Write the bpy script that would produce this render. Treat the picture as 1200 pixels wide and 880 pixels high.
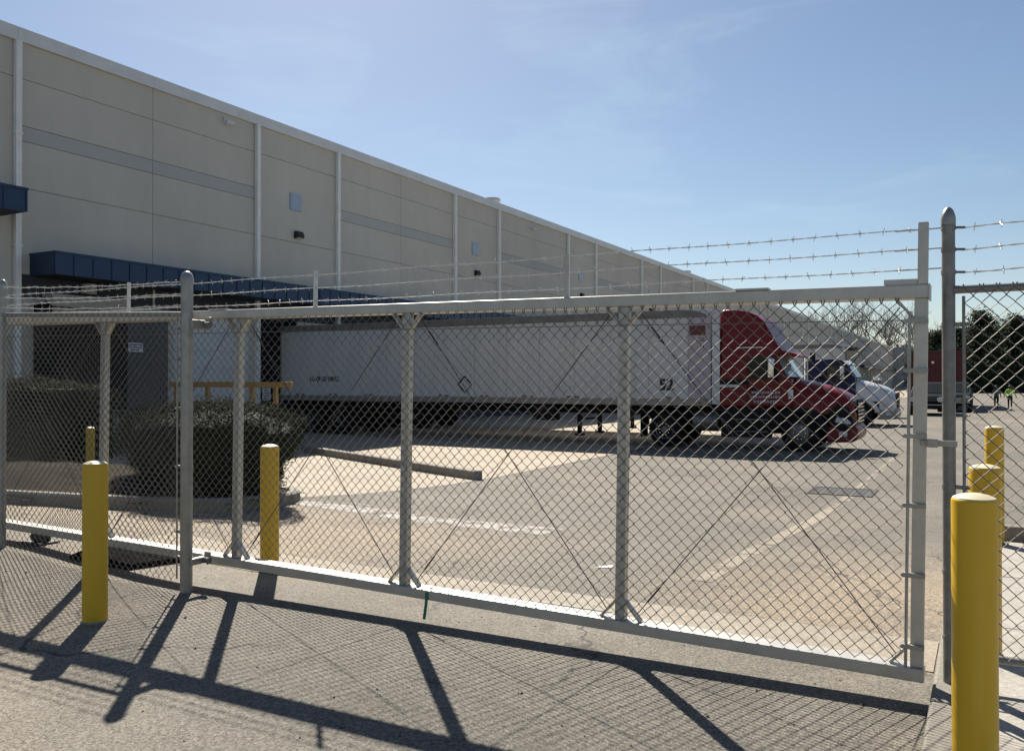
import bpy, math, random
from mathutils import Vector, Matrix
R = math.radians
for o in list(bpy.data.objects): bpy.data.objects.remove(o)
SC = bpy.context.scene
COL = SC.collection
random.seed(7)

# ---------------------------------------------------------------- camera
CZ = 1.62
cd = bpy.data.cameras.new('camera'); cam = bpy.data.objects.new('camera', cd); COL.objects.link(cam)
cd.lens = 30.0; cd.sensor_width = 36.0; cd.clip_start = 0.05; cd.clip_end = 3000
cam.location = (0, 0, CZ); cam.rotation_euler = (R(90.4), 0, R(29.03))
SC.camera = cam

# ---------------------------------------------------------------- sky, sun, exposure
SUN_EL = R(43.7); SUN_AZ = R(-42.5)                      # azimuth from +Y towards +X
sdir = Vector((math.sin(SUN_AZ)*math.cos(SUN_EL), math.cos(SUN_AZ)*math.cos(SUN_EL), math.sin(SUN_EL)))
W = bpy.data.worlds.new('World'); SC.world = W; W.use_nodes = True
nt = W.node_tree; nt.nodes.clear()
def nd(t, typ, **kw):
    n = t.nodes.new(typ)
    for k, v in kw.items(): setattr(n, k, v)
    return n
out = nd(nt, 'ShaderNodeOutputWorld'); bg = nd(nt, 'ShaderNodeBackground')
sky = nd(nt, 'ShaderNodeTexSky', sky_type='NISHITA', sun_disc=False, sun_elevation=SUN_EL, sun_rotation=SUN_AZ,
         altitude=100, air_density=1.0, dust_density=0.5, ozone_density=1.7)
tc = nd(nt, 'ShaderNodeTexCoord'); mp = nd(nt, 'ShaderNodeMapping'); mp.inputs['Scale'].default_value = (1.6, 1.0, 5.0)
mp.inputs['Rotation'].default_value = (0, 0, R(20))
nz = nd(nt, 'ShaderNodeTexNoise'); nz.inputs['Scale'].default_value = 2.6; nz.inputs['Detail'].default_value = 8
nz.inputs['Roughness'].default_value = 0.62; nz.inputs['Distortion'].default_value = 0.6
cr = nd(nt, 'ShaderNodeValToRGB'); cr.color_ramp.elements[0].position = 0.54; cr.color_ramp.elements[1].position = 0.92
cr.color_ramp.elements[1].color = (0.32, 0.32, 0.32, 1)
mx = nd(nt, 'ShaderNodeMix', data_type='RGBA'); mx.inputs[7].default_value = (7.4, 9.5, 10.6, 1)
nt.links.new(tc.outputs['Generated'], mp.inputs[0]); nt.links.new(mp.outputs[0], nz.inputs['Vector'])
nt.links.new(nz.outputs['Fac'], cr.inputs[0]); nt.links.new(cr.outputs[0], mx.inputs[0])
nt.links.new(sky.outputs[0], mx.inputs[6]); nt.links.new(mx.outputs[2], bg.inputs[0]); nt.links.new(bg.outputs[0], out.inputs[0])
bg.inputs[1].default_value = 0.05
ld = bpy.data.lights.new('sun', 'SUN'); ld.energy = 5.0; ld.angle = R(0.55); ld.color = (1.0, 0.925, 0.81)
sun = bpy.data.objects.new('sun', ld); COL.objects.link(sun)
sun.rotation_euler = sdir.to_track_quat('Z', 'Y').to_euler(); sun.location = (0, 0, 30)
SC.view_settings.view_transform = 'Standard'; SC.view_settings.look = 'None'
SC.view_settings.exposure = 0.95; SC.view_settings.gamma = 1.0
SC.render.resolution_x = 1024; SC.render.resolution_y = 750

# ---------------------------------------------------------------- materials
MATS = {}
def mat(name, col, rough=0.6, metal=0.0, var=0.12, scale=6.0, bump=0.0, bscale=60.0, spec=0.5, col2=None, stretch=None,
        trans=0.0, alpha=1.0, emit=None, coat=0.0):
    m = bpy.data.materials.new(name); m.use_nodes = True; t = m.node_tree
    b = t.nodes['Principled BSDF']
    b.inputs['Roughness'].default_value = rough; b.inputs['Metallic'].default_value = metal
    b.inputs['Specular IOR Level'].default_value = spec
    b.inputs['Coat Weight'].default_value = coat; b.inputs['Coat Roughness'].default_value = 0.08
    b.inputs['Transmission Weight'].default_value = trans; b.inputs['Alpha'].default_value = alpha
    tcn = nd(t, 'ShaderNodeTexCoord'); src = tcn.outputs['Object']
    if stretch:
        mpn = nd(t, 'ShaderNodeMapping'); mpn.inputs['Scale'].default_value = stretch
        t.links.new(src, mpn.inputs[0]); src = mpn.outputs[0]
    if var > 0 or col2:
        n1 = nd(t, 'ShaderNodeTexNoise'); n1.inputs['Scale'].default_value = scale; n1.inputs['Detail'].default_value = 6
        n1.inputs['Roughness'].default_value = 0.65
        t.links.new(src, n1.inputs['Vector'])
        rp = nd(t, 'ShaderNodeValToRGB'); rp.color_ramp.elements[0].position = 0.33; rp.color_ramp.elements[1].position = 0.67
        c2 = col2 or tuple(min(1, c*(1+var)) for c in col)
        c1 = col if col2 else tuple(c*(1-var) for c in col)
        rp.color_ramp.elements[0].color = (*c1, 1); rp.color_ramp.elements[1].color = (*c2, 1)
        t.links.new(n1.outputs['Fac'], rp.inputs[0]); t.links.new(rp.outputs[0], b.inputs['Base Color'])
    else: b.inputs['Base Color'].default_value = (*col, 1)
    if bump > 0:
        n2 = nd(t, 'ShaderNodeTexNoise'); n2.inputs['Scale'].default_value = bscale; n2.inputs['Detail'].default_value = 4
        t.links.new(src, n2.inputs['Vector'])
        bp = nd(t, 'ShaderNodeBump'); bp.inputs['Strength'].default_value = bump; bp.inputs['Distance'].default_value = 0.01
        t.links.new(n2.outputs['Fac'], bp.inputs['Height']); t.links.new(bp.outputs[0], b.inputs['Normal'])
    if emit:
        b.inputs['Emission Color'].default_value = (*emit[:3], 1); b.inputs['Emission Strength'].default_value = emit[3]
    MATS[name] = m
    return m

def ground_mat(name, base, base2, dust, dust_lo=0.45, dust_hi=0.75, agg=0.35, cracks=0.0, bias=None, bump=0.5, spec=0.3):
    """worn paving: aggregate speckle + broad stains + dust + cracks, in world coordinates"""
    m = bpy.data.materials.new(name); m.use_nodes = True; t = m.node_tree; L = t.links.new
    b = t.nodes['Principled BSDF']; b.inputs['Roughness'].default_value = 0.85; b.inputs['Specular IOR Level'].default_value = spec
    g = nd(t, 'ShaderNodeNewGeometry'); P = g.outputs['Position']
    def noise(sc, det=5, rough=0.6, dist=0.0):
        n = nd(t, 'ShaderNodeTexNoise'); n.inputs['Scale'].default_value = sc; n.inputs['Detail'].default_value = det
        n.inputs['Roughness'].default_value = rough; n.inputs['Distortion'].default_value = dist; L(P, n.inputs['Vector']); return n.outputs['Fac']
    def ramp(f, a, c, ca=(0, 0, 0), cc=(1, 1, 1)):
        r = nd(t, 'ShaderNodeValToRGB'); r.color_ramp.elements[0].position = a; r.color_ramp.elements[1].position = c
        r.color_ramp.elements[0].color = (*ca, 1); r.color_ramp.elements[1].color = (*cc, 1); L(f, r.inputs[0]); return r.outputs[0]
    def mix(f, a, c, mode='MIX', fac=None):
        x = nd(t, 'ShaderNodeMix', data_type='RGBA', blend_type=mode)
        if f is None: x.inputs[0].default_value = fac
        else: L(f, x.inputs[0])
        for i, v in ((6, a), (7, c)):
            if isinstance(v, tuple): x.inputs[i].default_value = (*v, 1)
            else: L(v, x.inputs[i])
        return x.outputs[2]
    def math_(op, a, c):
        x = nd(t, 'ShaderNodeMath', operation=op, use_clamp=(op in ('MULTIPLY_ADD',)))
        for i, v in ((0, a), (1, c)):
            if isinstance(v, (int, float)): x.inputs[i].default_value = v
            else: L(v, x.inputs[i])
        return x.outputs[0]
    c = ramp(noise(0.45, 6), 0.35, 0.65, base, base2)
    c = mix(ramp(noise(3.0, 6, 0.7), 0.38, 0.66), c, mix(None, c, (0.7, 0.7, 0.7), 'MULTIPLY', 0.6))
    df = ramp(noise(0.16, 6, 0.62, 0.4), dust_lo, dust_hi)
    if bias:                                             # dust lies thicker where traffic does not sweep it: (axis, from, to)
        sp = nd(t, 'ShaderNodeSeparateXYZ'); L(P, sp.inputs[0])
        nb = ramp(noise(0.9, 6, 0.7), 0.22, 0.52)
        for zone in bias:
          acc = None
          for (ax, lo, hi) in zone:
            mr = nd(t, 'ShaderNodeMapRange'); L(sp.outputs[ax], mr.inputs[0]); mr.inputs[1].default_value = lo; mr.inputs[2].default_value = hi
            acc = mr.outputs[0] if acc is None else math_('MULTIPLY', acc, mr.outputs[0])
          df = math_('MAXIMUM', df, math_('MULTIPLY', acc, nb))
    c = mix(math_('MULTIPLY', df, 0.8), c, dust)
    v = nd(t, 'ShaderNodeTexVoronoi'); v.inputs['Scale'].default_value = 105; L(P, v.inputs['Vector'])
    spk = ramp(v.outputs['Color'], 0.1, 0.9, (1-agg,)*3, (1+agg,)*3)
    c = mix(None, c, spk, 'MULTIPLY', 1.0)
    c = mix(None, c, ramp(noise(38, 3, 0.7), 0.25, 0.75, (0.72,)*3, (1.25,)*3), 'MULTIPLY', 1.0)
    # oil spots
    c = mix(ramp(noise(1.7, 2, 0.5), 0.70, 0.80, (0, 0, 0), (0.55,)*3), c, (0.05, 0.047, 0.043))
    if cracks > 0:
        wn = nd(t, 'ShaderNodeTexNoise'); wn.inputs['Scale'].default_value = 2.2; wn.inputs['Detail'].default_value = 7; L(P, wn.inputs['Vector'])
        vm = nd(t, 'ShaderNodeVectorMath', operation='MULTIPLY_ADD'); L(wn.outputs['Color'], vm.inputs[0]); vm.inputs[1].default_value = (0.7,)*3; L(P, vm.inputs[2])
        v2 = nd(t, 'ShaderNodeTexVoronoi', feature='DISTANCE_TO_EDGE'); v2.inputs['Scale'].default_value = 0.42; L(vm.outputs[0], v2.inputs['Vector'])
        line = ramp(v2.outputs['Distance'], 0.003, 0.008, (1, 1, 1), (0, 0, 0))
        line = mix(None, line, ramp(noise(0.5, 3), 0.47, 0.55), 'MULTIPLY', 1.0)
        c = mix(math_('MULTIPLY', line, cracks), c, (0.035, 0.032, 0.03))
    L(c, b.inputs['Base Color'])
    h = mix(None, v.outputs['Distance'], noise(60, 3, 0.7), 'MIX', 0.5)
    bp = nd(t, 'ShaderNodeBump'); bp.inputs['Strength'].default_value = bump; bp.inputs['Distance'].default_value = 0.004
    L(h, bp.inputs['Height']); L(bp.outputs[0], b.inputs['Normal'])
    MATS[name] = m
    return m

ground_mat('asphalt', (0.128, 0.117, 0.098), (0.170, 0.156, 0.131), (0.27, 0.216, 0.155), 0.52, 0.80, 0.55, 0.85,
           bias=[[(0, -3.4, -5.6), (1, 4.9, 6.0), (1, 9.5, 7.5)], [(0, -2.6, -1.2), (1, 5.2, 6.2), (1, 10.5, 7.5)]], bump=0.55)
ground_mat('tan_concrete', (0.30, 0.255, 0.20), (0.36, 0.31, 0.25), (0.37, 0.31, 0.235), 0.4, 0.7, 0.10, 0.35, bump=0.2)
ground_mat('threshold', (0.26, 0.23, 0.19), (0.32, 0.29, 0.24), (0.34, 0.28, 0.21), 0.4, 0.7, 0.15, 0.3, bump=0.25)
ground_mat('walk_concrete', (0.33, 0.31, 0.28), (0.39, 0.37, 0.335), (0.35, 0.31, 0.255), 0.5, 0.8, 0.10, 0.4, bump=0.2)
ground_mat('patch', (0.23, 0.205, 0.165), (0.29, 0.26, 0.21), (0.30, 0.255, 0.195), 0.4, 0.7, 0.25, 0.0, bump=0.4)
ground_mat('mulch', (0.022, 0.0175, 0.013), (0.048, 0.039, 0.03), (0.068, 0.057, 0.044), 0.5, 0.8, 0.7, 0.0, bump=0.8, spec=0.02)
ground_mat('kerb_concrete', (0.20, 0.185, 0.16), (0.25, 0.235, 0.205), (0.22, 0.19, 0.15), 0.5, 0.8, 0.12, 0.0, bump=0.3)
mat('worn_paint', (0.24, 0.225, 0.20), 0.8, var=0, col2=(0.33, 0.315, 0.285), scale=5, bump=0.4, bscale=150)
def wear(m, lo, hi, sc):
    t = MATS[m].node_tree; b = t.nodes['Principled BSDF']; g = nd(t, 'ShaderNodeNewGeometry'); n = nd(t, 'ShaderNodeTexNoise')
    n.inputs['Scale'].default_value = sc; n.inputs['Detail'].default_value = 8; n.inputs['Roughness'].default_value = 0.75
    rp = nd(t, 'ShaderNodeValToRGB'); rp.color_ramp.elements[0].position = lo; rp.color_ramp.elements[1].position = hi
    t.links.new(g.outputs['Position'], n.inputs['Vector']); t.links.new(n.outputs['Fac'], rp.inputs[0]); t.links.new(rp.outputs[0], b.inputs['Alpha'])
wear('patch', 0.30, 0.50, 2.2); wear('worn_paint', 0.30, 0.52, 2.6)
mat('panel', (0.54, 0.515, 0.46), 0.9, var=0.07, spec=0.08, scale=0.5, bump=0.15, bscale=40, stretch=(1, 1, 0.35))
mat('stripe', (0.44, 0.45, 0.44), 0.9, spec=0.08, var=0.05, scale=0.5, bump=0.15, bscale=40)
mat('core', (0.20, 0.19, 0.175), 0.95, var=0)
mat('flashing', (0.68, 0.67, 0.64), 0.45, 0.2, var=0.06, scale=2)
mat('spout', (0.78, 0.77, 0.74), 0.5, 0.1, var=0.06, scale=3)
mat('navy', (0.022, 0.05, 0.105), 0.42, 0.3, var=0.12, scale=2)
mat('soffit', (0.03, 0.035, 0.045), 0.7, var=0.1)
mat('dock_black', (0.012, 0.012, 0.013), 0.9, var=0.2, spec=0.08)
mat('wedge_black', (0.012, 0.012, 0.012), 1.0, var=0.3, spec=0.0)
mat('door_white', (0.62, 0.63, 0.63), 0.5, var=0.05, scale=2)
mat('door_dark', (0.07, 0.072, 0.078), 0.6, var=0.1)
mat('beige', (0.36, 0.33, 0.28), 0.8, var=0.1)
mat('louver_blue', (0.36, 0.43, 0.53), 0.35, 0.2, var=0.05)
mat('bronze', (0.035, 0.03, 0.026), 0.5, 0.4, var=0.1)
mat('lens', (0.5, 0.48, 0.42), 0.2, var=0.05)
mat('rail_orange', (0.42, 0.235, 0.07), 0.7, var=0.15, scale=3)
mat('sign_white', (0.62, 0.63, 0.62), 0.5, var=0.06)
mat('ink', (0.012, 0.012, 0.014), 0.6, var=0)
mat('ink_white', (0.70, 0.70, 0.70), 0.6, var=0)
mat('galv_dark', (0.20, 0.20, 0.195), 0.5, 0.5, var=0.2, scale=14)
mat('galv', (0.31, 0.305, 0.285), 0.45, 0.6, var=0.14, scale=14, bump=0.08, bscale=80)
mat('alu', (0.45, 0.435, 0.395), 0.42, 0.4, var=0.10, scale=9, bump=0.06, bscale=70)
mat('wire', (0.165, 0.155, 0.14), 0.6, 0.3, var=0.12, scale=30)
mat('barb', (0.62, 0.61, 0.58), 0.38, 0.35, var=0.12, scale=30)
mat('yellow', (0.56, 0.345, 0.008), 0.42, var=0.07, scale=5, bump=0.08, bscale=25, stretch=(1, 1, 0.2))
mat('yellow_sunlit', (0.62, 0.55, 0.38), 0.5, var=0.12, scale=12)  # whiter than the sleeve: sunlight on the bollard tops put into the colour
mat('steel_dark', (0.05, 0.05, 0.052), 0.5, 0.6, var=0.2, scale=20)
mat('green_strip', (0.01, 0.16, 0.09), 0.5, var=0.1)
mat('trailer_white', (0.56, 0.555, 0.545), 0.5, var=0.09, scale=1.6, stretch=(1, 1, 0.25), spec=0.3)
mat('trailer_rail', (0.30, 0.28, 0.25), 0.55, 0.4, var=0.2, scale=3)
mat('trailer_top', (0.20, 0.19, 0.175), 0.6, 0.3, var=0.25, scale=2.5)
mat('trailer_pink', (0.42, 0.36, 0.40), 0.5, var=0.12, scale=3)
mat('brown_red', (0.12, 0.035, 0.025), 0.6, var=0.2)
mat('truck_red', (0.155, 0.004, 0.006), 0.38, 0.0, var=0.08, scale=2, coat=0.08, spec=0.25)
mat('truck_blue', (0.006, 0.013, 0.055), 0.45, 0.0, var=0.08, spec=0.2)
mat('truck_white', (0.55, 0.56, 0.58), 0.35, 0.0, var=0.06, coat=0.5)
mat('black_plastic', (0.012, 0.012, 0.013), 0.65, var=0.2, spec=0.18)
mat('rubber', (0.014, 0.014, 0.014), 0.9, var=0.25, scale=12, spec=0.12)
mat('rim', (0.17, 0.165, 0.16), 0.45, 0.6, var=0.2, scale=10)
mat('chrome', (0.65, 0.65, 0.65), 0.12, 1.0, var=0)
mat('glass_dark', (0.010, 0.014, 0.015), 0.1, var=0, spec=0.22)
mat('glass_dim', (0.02, 0.026, 0.032), 0.35, var=0, spec=0.12)
mat('windshield', (0.16, 0.24, 0.23), 0.08, var=0, spec=0.9)
mat('lamp_clear', (0.5, 0.53, 0.56), 0.1, var=0, spec=0.8)
mat('lamp_red', (0.35, 0.01, 0.01), 0.2, var=0)
mat('lamp_white', (0.8, 0.8, 0.78), 0.2, var=0)
mat('red_paint', (0.10, 0.012, 0.014), 0.55, var=0.12, scale=1.5)
mat('car_black', (0.009, 0.010, 0.012), 0.6, var=0, spec=0.05)
mat('car_teal', (0.008, 0.02, 0.024), 0.6, var=0, spec=0.05)
mat('leaf', (0.015, 0.023, 0.009), 0.85, var=0, spec=0.08, col2=(0.042, 0.052, 0.02), scale=2.5)
mat('leaf_dry', (0.09, 0.085, 0.045), 0.85, var=0, spec=0.1, col2=(0.17, 0.14, 0.08), scale=5)
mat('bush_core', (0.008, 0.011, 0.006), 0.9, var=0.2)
mat('needle', (0.020, 0.030, 0.020), 0.9, var=0, spec=0.05, col2=(0.045, 0.058, 0.028), scale=0.4)
mat('wood', (0.08, 0.065, 0.052), 0.9, var=0.25, scale=3)
mat('twig', (0.16, 0.135, 0.115), 0.9, var=0.2, scale=1)
mat('skin', (0.30, 0.17, 0.11), 0.6, var=0.05)
mat('hair', (0.015, 0.012, 0.010), 0.6, var=0.2)
mat('trousers', (0.018, 0.019, 0.024), 0.8, var=0.2)
mat('grey_top', (0.20, 0.22, 0.25), 0.8, var=0.15)
mat('backpack', (0.09, 0.10, 0.115), 0.7, var=0.2)
mat('hivis', (0.38, 0.72, 0.05), 0.7, var=0.08)
mat('grate', (0.06, 0.055, 0.05), 0.6, 0.5, var=0.3)
mat('wing_grey', (0.42, 0.425, 0.425), 0.9, var=0.06)

# ---------------------------------------------------------------- mesh helpers
class MB:
    def __init__(s): s.v = []; s.f = []
    def add(s, vs, fs):
        n = len(s.v); s.v += [tuple(p) for p in vs]; s.f += [tuple(i+n for i in f) for f in fs]; return s
    def box(s, x0, x1, y0, y1, z0, z1):
        return s.add([(x0,y0,z0),(x1,y0,z0),(x1,y1,z0),(x0,y1,z0),(x0,y0,z1),(x1,y0,z1),(x1,y1,z1),(x0,y1,z1)],
                     [(0,3,2,1),(4,5,6,7),(0,1,5,4),(1,2,6,5),(2,3,7,6),(3,0,4,7)])
    def bar(s, p0, p1, w, h):
        """rectangular bar between points: w = width (sideways), h = height"""
        a = Vector(p0); b = Vector(p1); d = (b-a).normalized()
        up = Vector((0,0,1)) if abs(d.z) < 0.9 else Vector((0,1,0))
        sx = d.cross(up).normalized(); uz = sx.cross(d).normalized()
        vs = [q + sx*i*w/2 + uz*j*h/2 for q in (a, b) for (i, j) in ((-1,-1),(1,-1),(1,1),(-1,1))]
        return s.add(vs, [(0,1,2,3)[::-1],(4,5,6,7),(0,1,5,4),(1,2,6,5),(2,3,7,6),(3,0,4,7)])
    def cyl(s, p0, p1, r0, r1=None, n=12, caps=True):
        r1 = r0 if r1 is None else r1
        a = Vector(p0); b = Vector(p1); d = (b-a).normalized()
        up = Vector((0,0,1)) if abs(d.z) < 0.95 else Vector((1,0,0))
        sx = d.cross(up).normalized(); sy = sx.cross(d).normalized()
        vs = []
        for q, r in ((a, r0), (b, r1)):
            for i in range(n):
                t = 2*math.pi*i/n; vs.append(q + sx*math.cos(t)*r + sy*math.sin(t)*r)
        fs = [(i, (i+1)%n, n+(i+1)%n, n+i) for i in range(n)]
        if caps: fs += [tuple(range(n))[::-1], tuple(range(n, 2*n))]
        return s.add(vs, fs)
    def tube(s, pts, r, n=6):
        rs = r if isinstance(r, (list, tuple)) else [r]*len(pts)
        pts = [Vector(p) for p in pts]; base = len(s.v); prev = None
        for i, p in enumerate(pts):
            d = (pts[min(i+1, len(pts)-1)] - pts[max(i-1, 0)]).normalized()
            if prev is None:
                up = Vector((0,0,1)) if abs(d.z) < 0.9 else Vector((1,0,0)); sx = d.cross(up).normalized()
            else: sx = (prev - d*prev.dot(d)).normalized()
            prev = sx; sy = d.cross(sx)
            for k in range(n):
                t = 2*math.pi*k/n; s.v.append(tuple(p + (sx*math.cos(t) + sy*math.sin(t))*rs[i]))
        for i in range(len(pts)-1):
            for k in range(n):
                a = base+i*n+k; b = base+i*n+(k+1)%n; s.f.append((a, b, b+n, a+n))
        s.f.append(tuple(range(base, base+n))[::-1]); m = base+(len(pts)-1)*n; s.f.append(tuple(range(m, m+n)))
        return s
    def lathe(s, prof, n=24, c=(0,0,0)):
        base = len(s.v)
        for (r, z) in prof:
            for k in range(n):
                t = 2*math.pi*k/n; s.v.append((c[0]+r*math.cos(t), c[1]+r*math.sin(t), c[2]+z))
        for i in range(len(prof)-1):
            for k in range(n):
                a = base+i*n+k; b = base+i*n+(k+1)%n; s.f.append((a, b, b+n, a+n))
        s.f.append(tuple(range(base, base+n))[::-1]); m = base+(len(prof)-1)*n; s.f.append(tuple(range(m, m+n)))
        return s
    def wheel(s, prof, cx, cy, cz, n=28):
        """lathe about the y axis; prof = (r, y)"""
        base = len(s.v)
        for (r, y) in prof:
            for k in range(n):
                t = 2*math.pi*k/n; s.v.append((cx+r*math.cos(t), cy+y, cz+r*math.sin(t)))
        for i in range(len(prof)-1):
            for k in range(n):
                a = base+i*n+k; b = base+i*n+(k+1)%n; s.f.append((a, b, b+n, a+n))
        s.f.append(tuple(range(base, base+n))[::-1]); m = base+(len(prof)-1)*n; s.f.append(tuple(range(m, m+n)))
        return s
    def prism(s, prof, y0, y1, inset=None):
        """profile of (x, z) swept from y0 to y1; inset(x, z) narrows both sides"""
        n = len(prof); f = inset or (lambda x, z: 0)
        vs = [(x, y0+f(x, z), z) for x, z in prof] + [(x, y1-f(x, z), z) for x, z in prof]
        fs = [tuple(range(n)), tuple(range(2*n-1, n-1, -1))] + [((i+1)%n, i, n+i, n+(i+1)%n) for i in range(n)]
        return s.add(vs, fs)
    def build(s, name, m, parent=None, smooth=False, bevel=0.0, seg=2, kind=None, fix=False):
        me = bpy.data.meshes.new(name); me.from_pydata(s.v, [], s.f); me.update()
        if fix:
            import bmesh
            bm = bmesh.new(); bm.from_mesh(me); bmesh.ops.recalc_face_normals(bm, faces=bm.faces); bm.to_mesh(me); bm.free()
        return link(name, me, m, parent, smooth, bevel, seg, kind)
def link(name, me, m, parent=None, smooth=False, bevel=0.0, seg=2, kind=None):
    if m is not None and not me.materials: me.materials.append(MATS[m] if isinstance(m, str) else m)
    o = bpy.data.objects.new(name, me); COL.objects.link(o)
    if parent is not None: o.parent = parent
    if smooth:
        me.polygons.foreach_set('use_smooth', [True]*len(me.polygons))
        try: me.set_sharp_from_angle(angle=R(40))
        except Exception: pass
    if bevel > 0:
        b = o.modifiers.new('bevel', 'BEVEL'); b.width = bevel; b.segments = seg; b.limit_method = 'ANGLE'; b.angle_limit = R(35)
        b.harden_normals = False
    if kind: o['kind'] = kind
    return o
def tag(o, label, cat, group=None):
    o['label'] = label; o['category'] = cat
    if group: o['group'] = group
    return o
def thing(name, loc, label, cat, group=None, rz=0):
    o = bpy.data.objects.new(name, None); COL.objects.link(o); o.location = loc; o.rotation_euler = (0, 0, rz)
    o.empty_display_size = 0.2
    return tag(o, label, cat, group)
def text(body, size, m, parent, loc, rot, name='lettering', ext=0.002, sx=1.0, bold=0.0):
    cu = bpy.data.curves.new(name, 'FONT'); cu.body = body; cu.size = size; cu.extrude = ext; cu.align_x = 'LEFT'
    cu.resolution_u = 3; cu.offset = bold
    tmp = bpy.data.objects.new('tmp', cu); COL.objects.link(tmp)
    dg = bpy.context.evaluated_depsgraph_get(); me = bpy.data.meshes.new_from_object(tmp.evaluated_get(dg))
    bpy.data.objects.remove(tmp); me.materials.clear()
    o = link(name, me, m, parent); o.location = loc; o.rotation_euler = rot; o.scale = (sx, 1, 1)
    return o
def sm(t): t = max(0.0, min(1.0, t)); return t*t*(3-2*t)
YARD = -0.35
def H(x, y):
    return YARD*sm((y-5.4)/10.0) + 0.12*sm((-5.5-x)/2.6)*(1-sm((y-6.5)/5.0))*sm((y+6)/8)
def sheet(name, xs, ys, dz, m, kind='structure', parent=None, clip=None, thick=0.0, hf=H):
    mb = MB(); idx = {}
    for j, y in enumerate(ys):
        for i, x in enumerate(xs): mb.v.append((x, y, hf(x, y)+dz))
    nx = len(xs)
    for j in range(len(ys)-1):
        for i in range(nx-1):
            if clip and not clip((xs[i]+xs[i+1])/2, (ys[j]+ys[j+1])/2): continue
            a = j*nx+i; mb.f.append((a, a+1, a+1+nx, a+nx))
    return mb.build(name, m, parent, kind=kind)
def rng(a, b, st):
    n = max(1, int(round((b-a)/st))); return [a+(b-a)*i/n for i in range(n+1)]

# ================================================================= GROUND
xs = [-900, -400, -200, -120, -80, -50, -40] + rng(-34, 14, 0.5) + [18, 25, 40, 70, 120, 250, 500, 900]
ys = [-300, -120, -60, -30, -18] + rng(-12, 24, 0.5) + [27, 32, 40, 55, 75, 110, 160, 260, 450, 800, 1500]
sheet('ground', xs, ys, 0, 'asphalt')
sheet('concrete_apron', rng(-24.4, -8.75, 0.5), rng(8.6, 24, 0.5) + [30, 45, 70, 120, 200, 275], 0.006, 'tan_concrete')
sheet('gate_threshold', rng(-7.2, -0.26, 0.4), rng(5.30, 5.94, 0.16), 0.005, 'threshold')
sheet('stop_bar', rng(-8.3, -4.3, 0.4), rng(8.42, 9.0, 0.145), 0.005, 'worn_paint')
sheet('stop_bar', rng(-7.9, -6.6, 0.4), rng(9.25, 9.32, 0.07), 0.005, 'worn_paint')
sheet('paving_patch', rng(-2.14, -1.96, 0.09), rng(6.9, 15.6, 0.4), 0.004, 'patch')
sheet('paving_patch', rng(-2.12, -1.98, 0.07), rng(16.8, 24, 0.4), 0.004, 'patch')

sheet('paving_joint', rng(-8.80, -8.74, 0.06), rng(9.3, 24, 0.5), 0.009, 'ink')
sheet('threshold_line', rng(-4.7, -2.3, 0.4), rng(5.56, 5.60, 0.04), 0.009, 'worn_paint')
# raised pavement on the right, slab by slab
walk = MB().box(-0.225, 3.6, -3, 9.45, -0.15, 0.06).build('pavement', 'walk_concrete', kind='structure')
for i, (y0, y1) in enumerate([(-3.0, -1.5), (-1.5, 0.0), (0.0, 1.5), (1.5, 3.0), (3.0, 4.55), (4.55, 6.1), (6.1, 7.7), (7.7, 9.45)]):
    for (x0, x1) in ((-0.24, 0.0), (0.0, 1.75), (1.75, 3.6)):
        if x0 < -0.1: MB().box(x0, x1-0.006, y0+0.005, y1-0.005, -0.15, 0.10).build('kerb_stone', 'kerb_concrete', walk, bevel=0.018)
        else: MB().box(x0+0.004, x1-0.006, y0+0.006, y1-0.006, 0.0, 0.098+0.001*(i%2)).build('slab', 'walk_concrete', walk, bevel=0.008)
k = MB().box(0.10, 3.6, 9.46, 9.62, -0.2, 0.235).build('kerb', 'kerb_concrete', bevel=0.02, kind='structure')

# planting bed: kerb, mulch mound
KP = [(-16.5, 4.9), (-13.5, 5.5), (-10.7, 6.18), (-9.2, 6.52), (-8.35, 6.78), (-7.95, 7.05), (-7.85, 7.5), (-8.0, 8.4), (-8.7, 9.3), (-10, 9.8), (-13, 10.6), (-16.5, 11.2)]
def catmull(P, n=5):
    out = []
    for i in range(len(P)-1):
        p0, p1, p2, p3 = (Vector(P[max(0, i-1)]), Vector(P[i]), Vector(P[i+1]), Vector(P[min(len(P)-1, i+2)]))
        for k in range(n):
            t = k/n; out.append(0.5*((2*p1)+(p2-p0)*t+(2*p0-5*p1+4*p2-p3)*t*t+(3*p1-p0-3*p2+p3)*t**3))
    out.append(Vector(P[-1])); return out
kc = catmull(KP)
mb = MB()
for i, p in enumerate(kc):
    d = (kc[min(i+1, len(kc)-1)]-kc[max(i-1, 0)]).normalized(); nrm = Vector((-d.y, d.x)); z = H(p.x, p.y)
    for (o_, h_) in ((0, -0.1), (0, 0.125), (0.025, 0.15), (0.14, 0.15), (0.15, -0.1)):
        q = p + nrm*o_; mb.v.append((q.x, q.y, z+h_))
for i in range(len(kc)-1):
    for k in range(4): a = i*5+k; mb.f.append((a, a+5, a+6, a+1))
mb.build('bed_kerb', 'kerb_concrete', kind='structure', fix=True)
def inside(x, y):
    c = False; n = len(kc)
    for i in range(n):
        a, b = kc[i], kc[i-1]
        if (a.y > y) != (b.y > y) and x < (b.x-a.x)*(y-a.y)/(b.y-a.y)+a.x: c = not c
    return c
def bedh(x, y):
    e = min(((x-p.x)**2+(y-p.y)**2)**0.5 for p in kc)
    return H(x, y)+0.09+0.22*sm(e/1.6)+0.02*math.sin(x*5.1+y*3)+0.015*math.sin(y*9+x*2)
sheet('planting_bed', rng(-16.5, -7.0, 0.2), rng(5.0, 11.2, 0.2), 0, 'mulch', clip=inside, hf=bedh)

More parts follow.
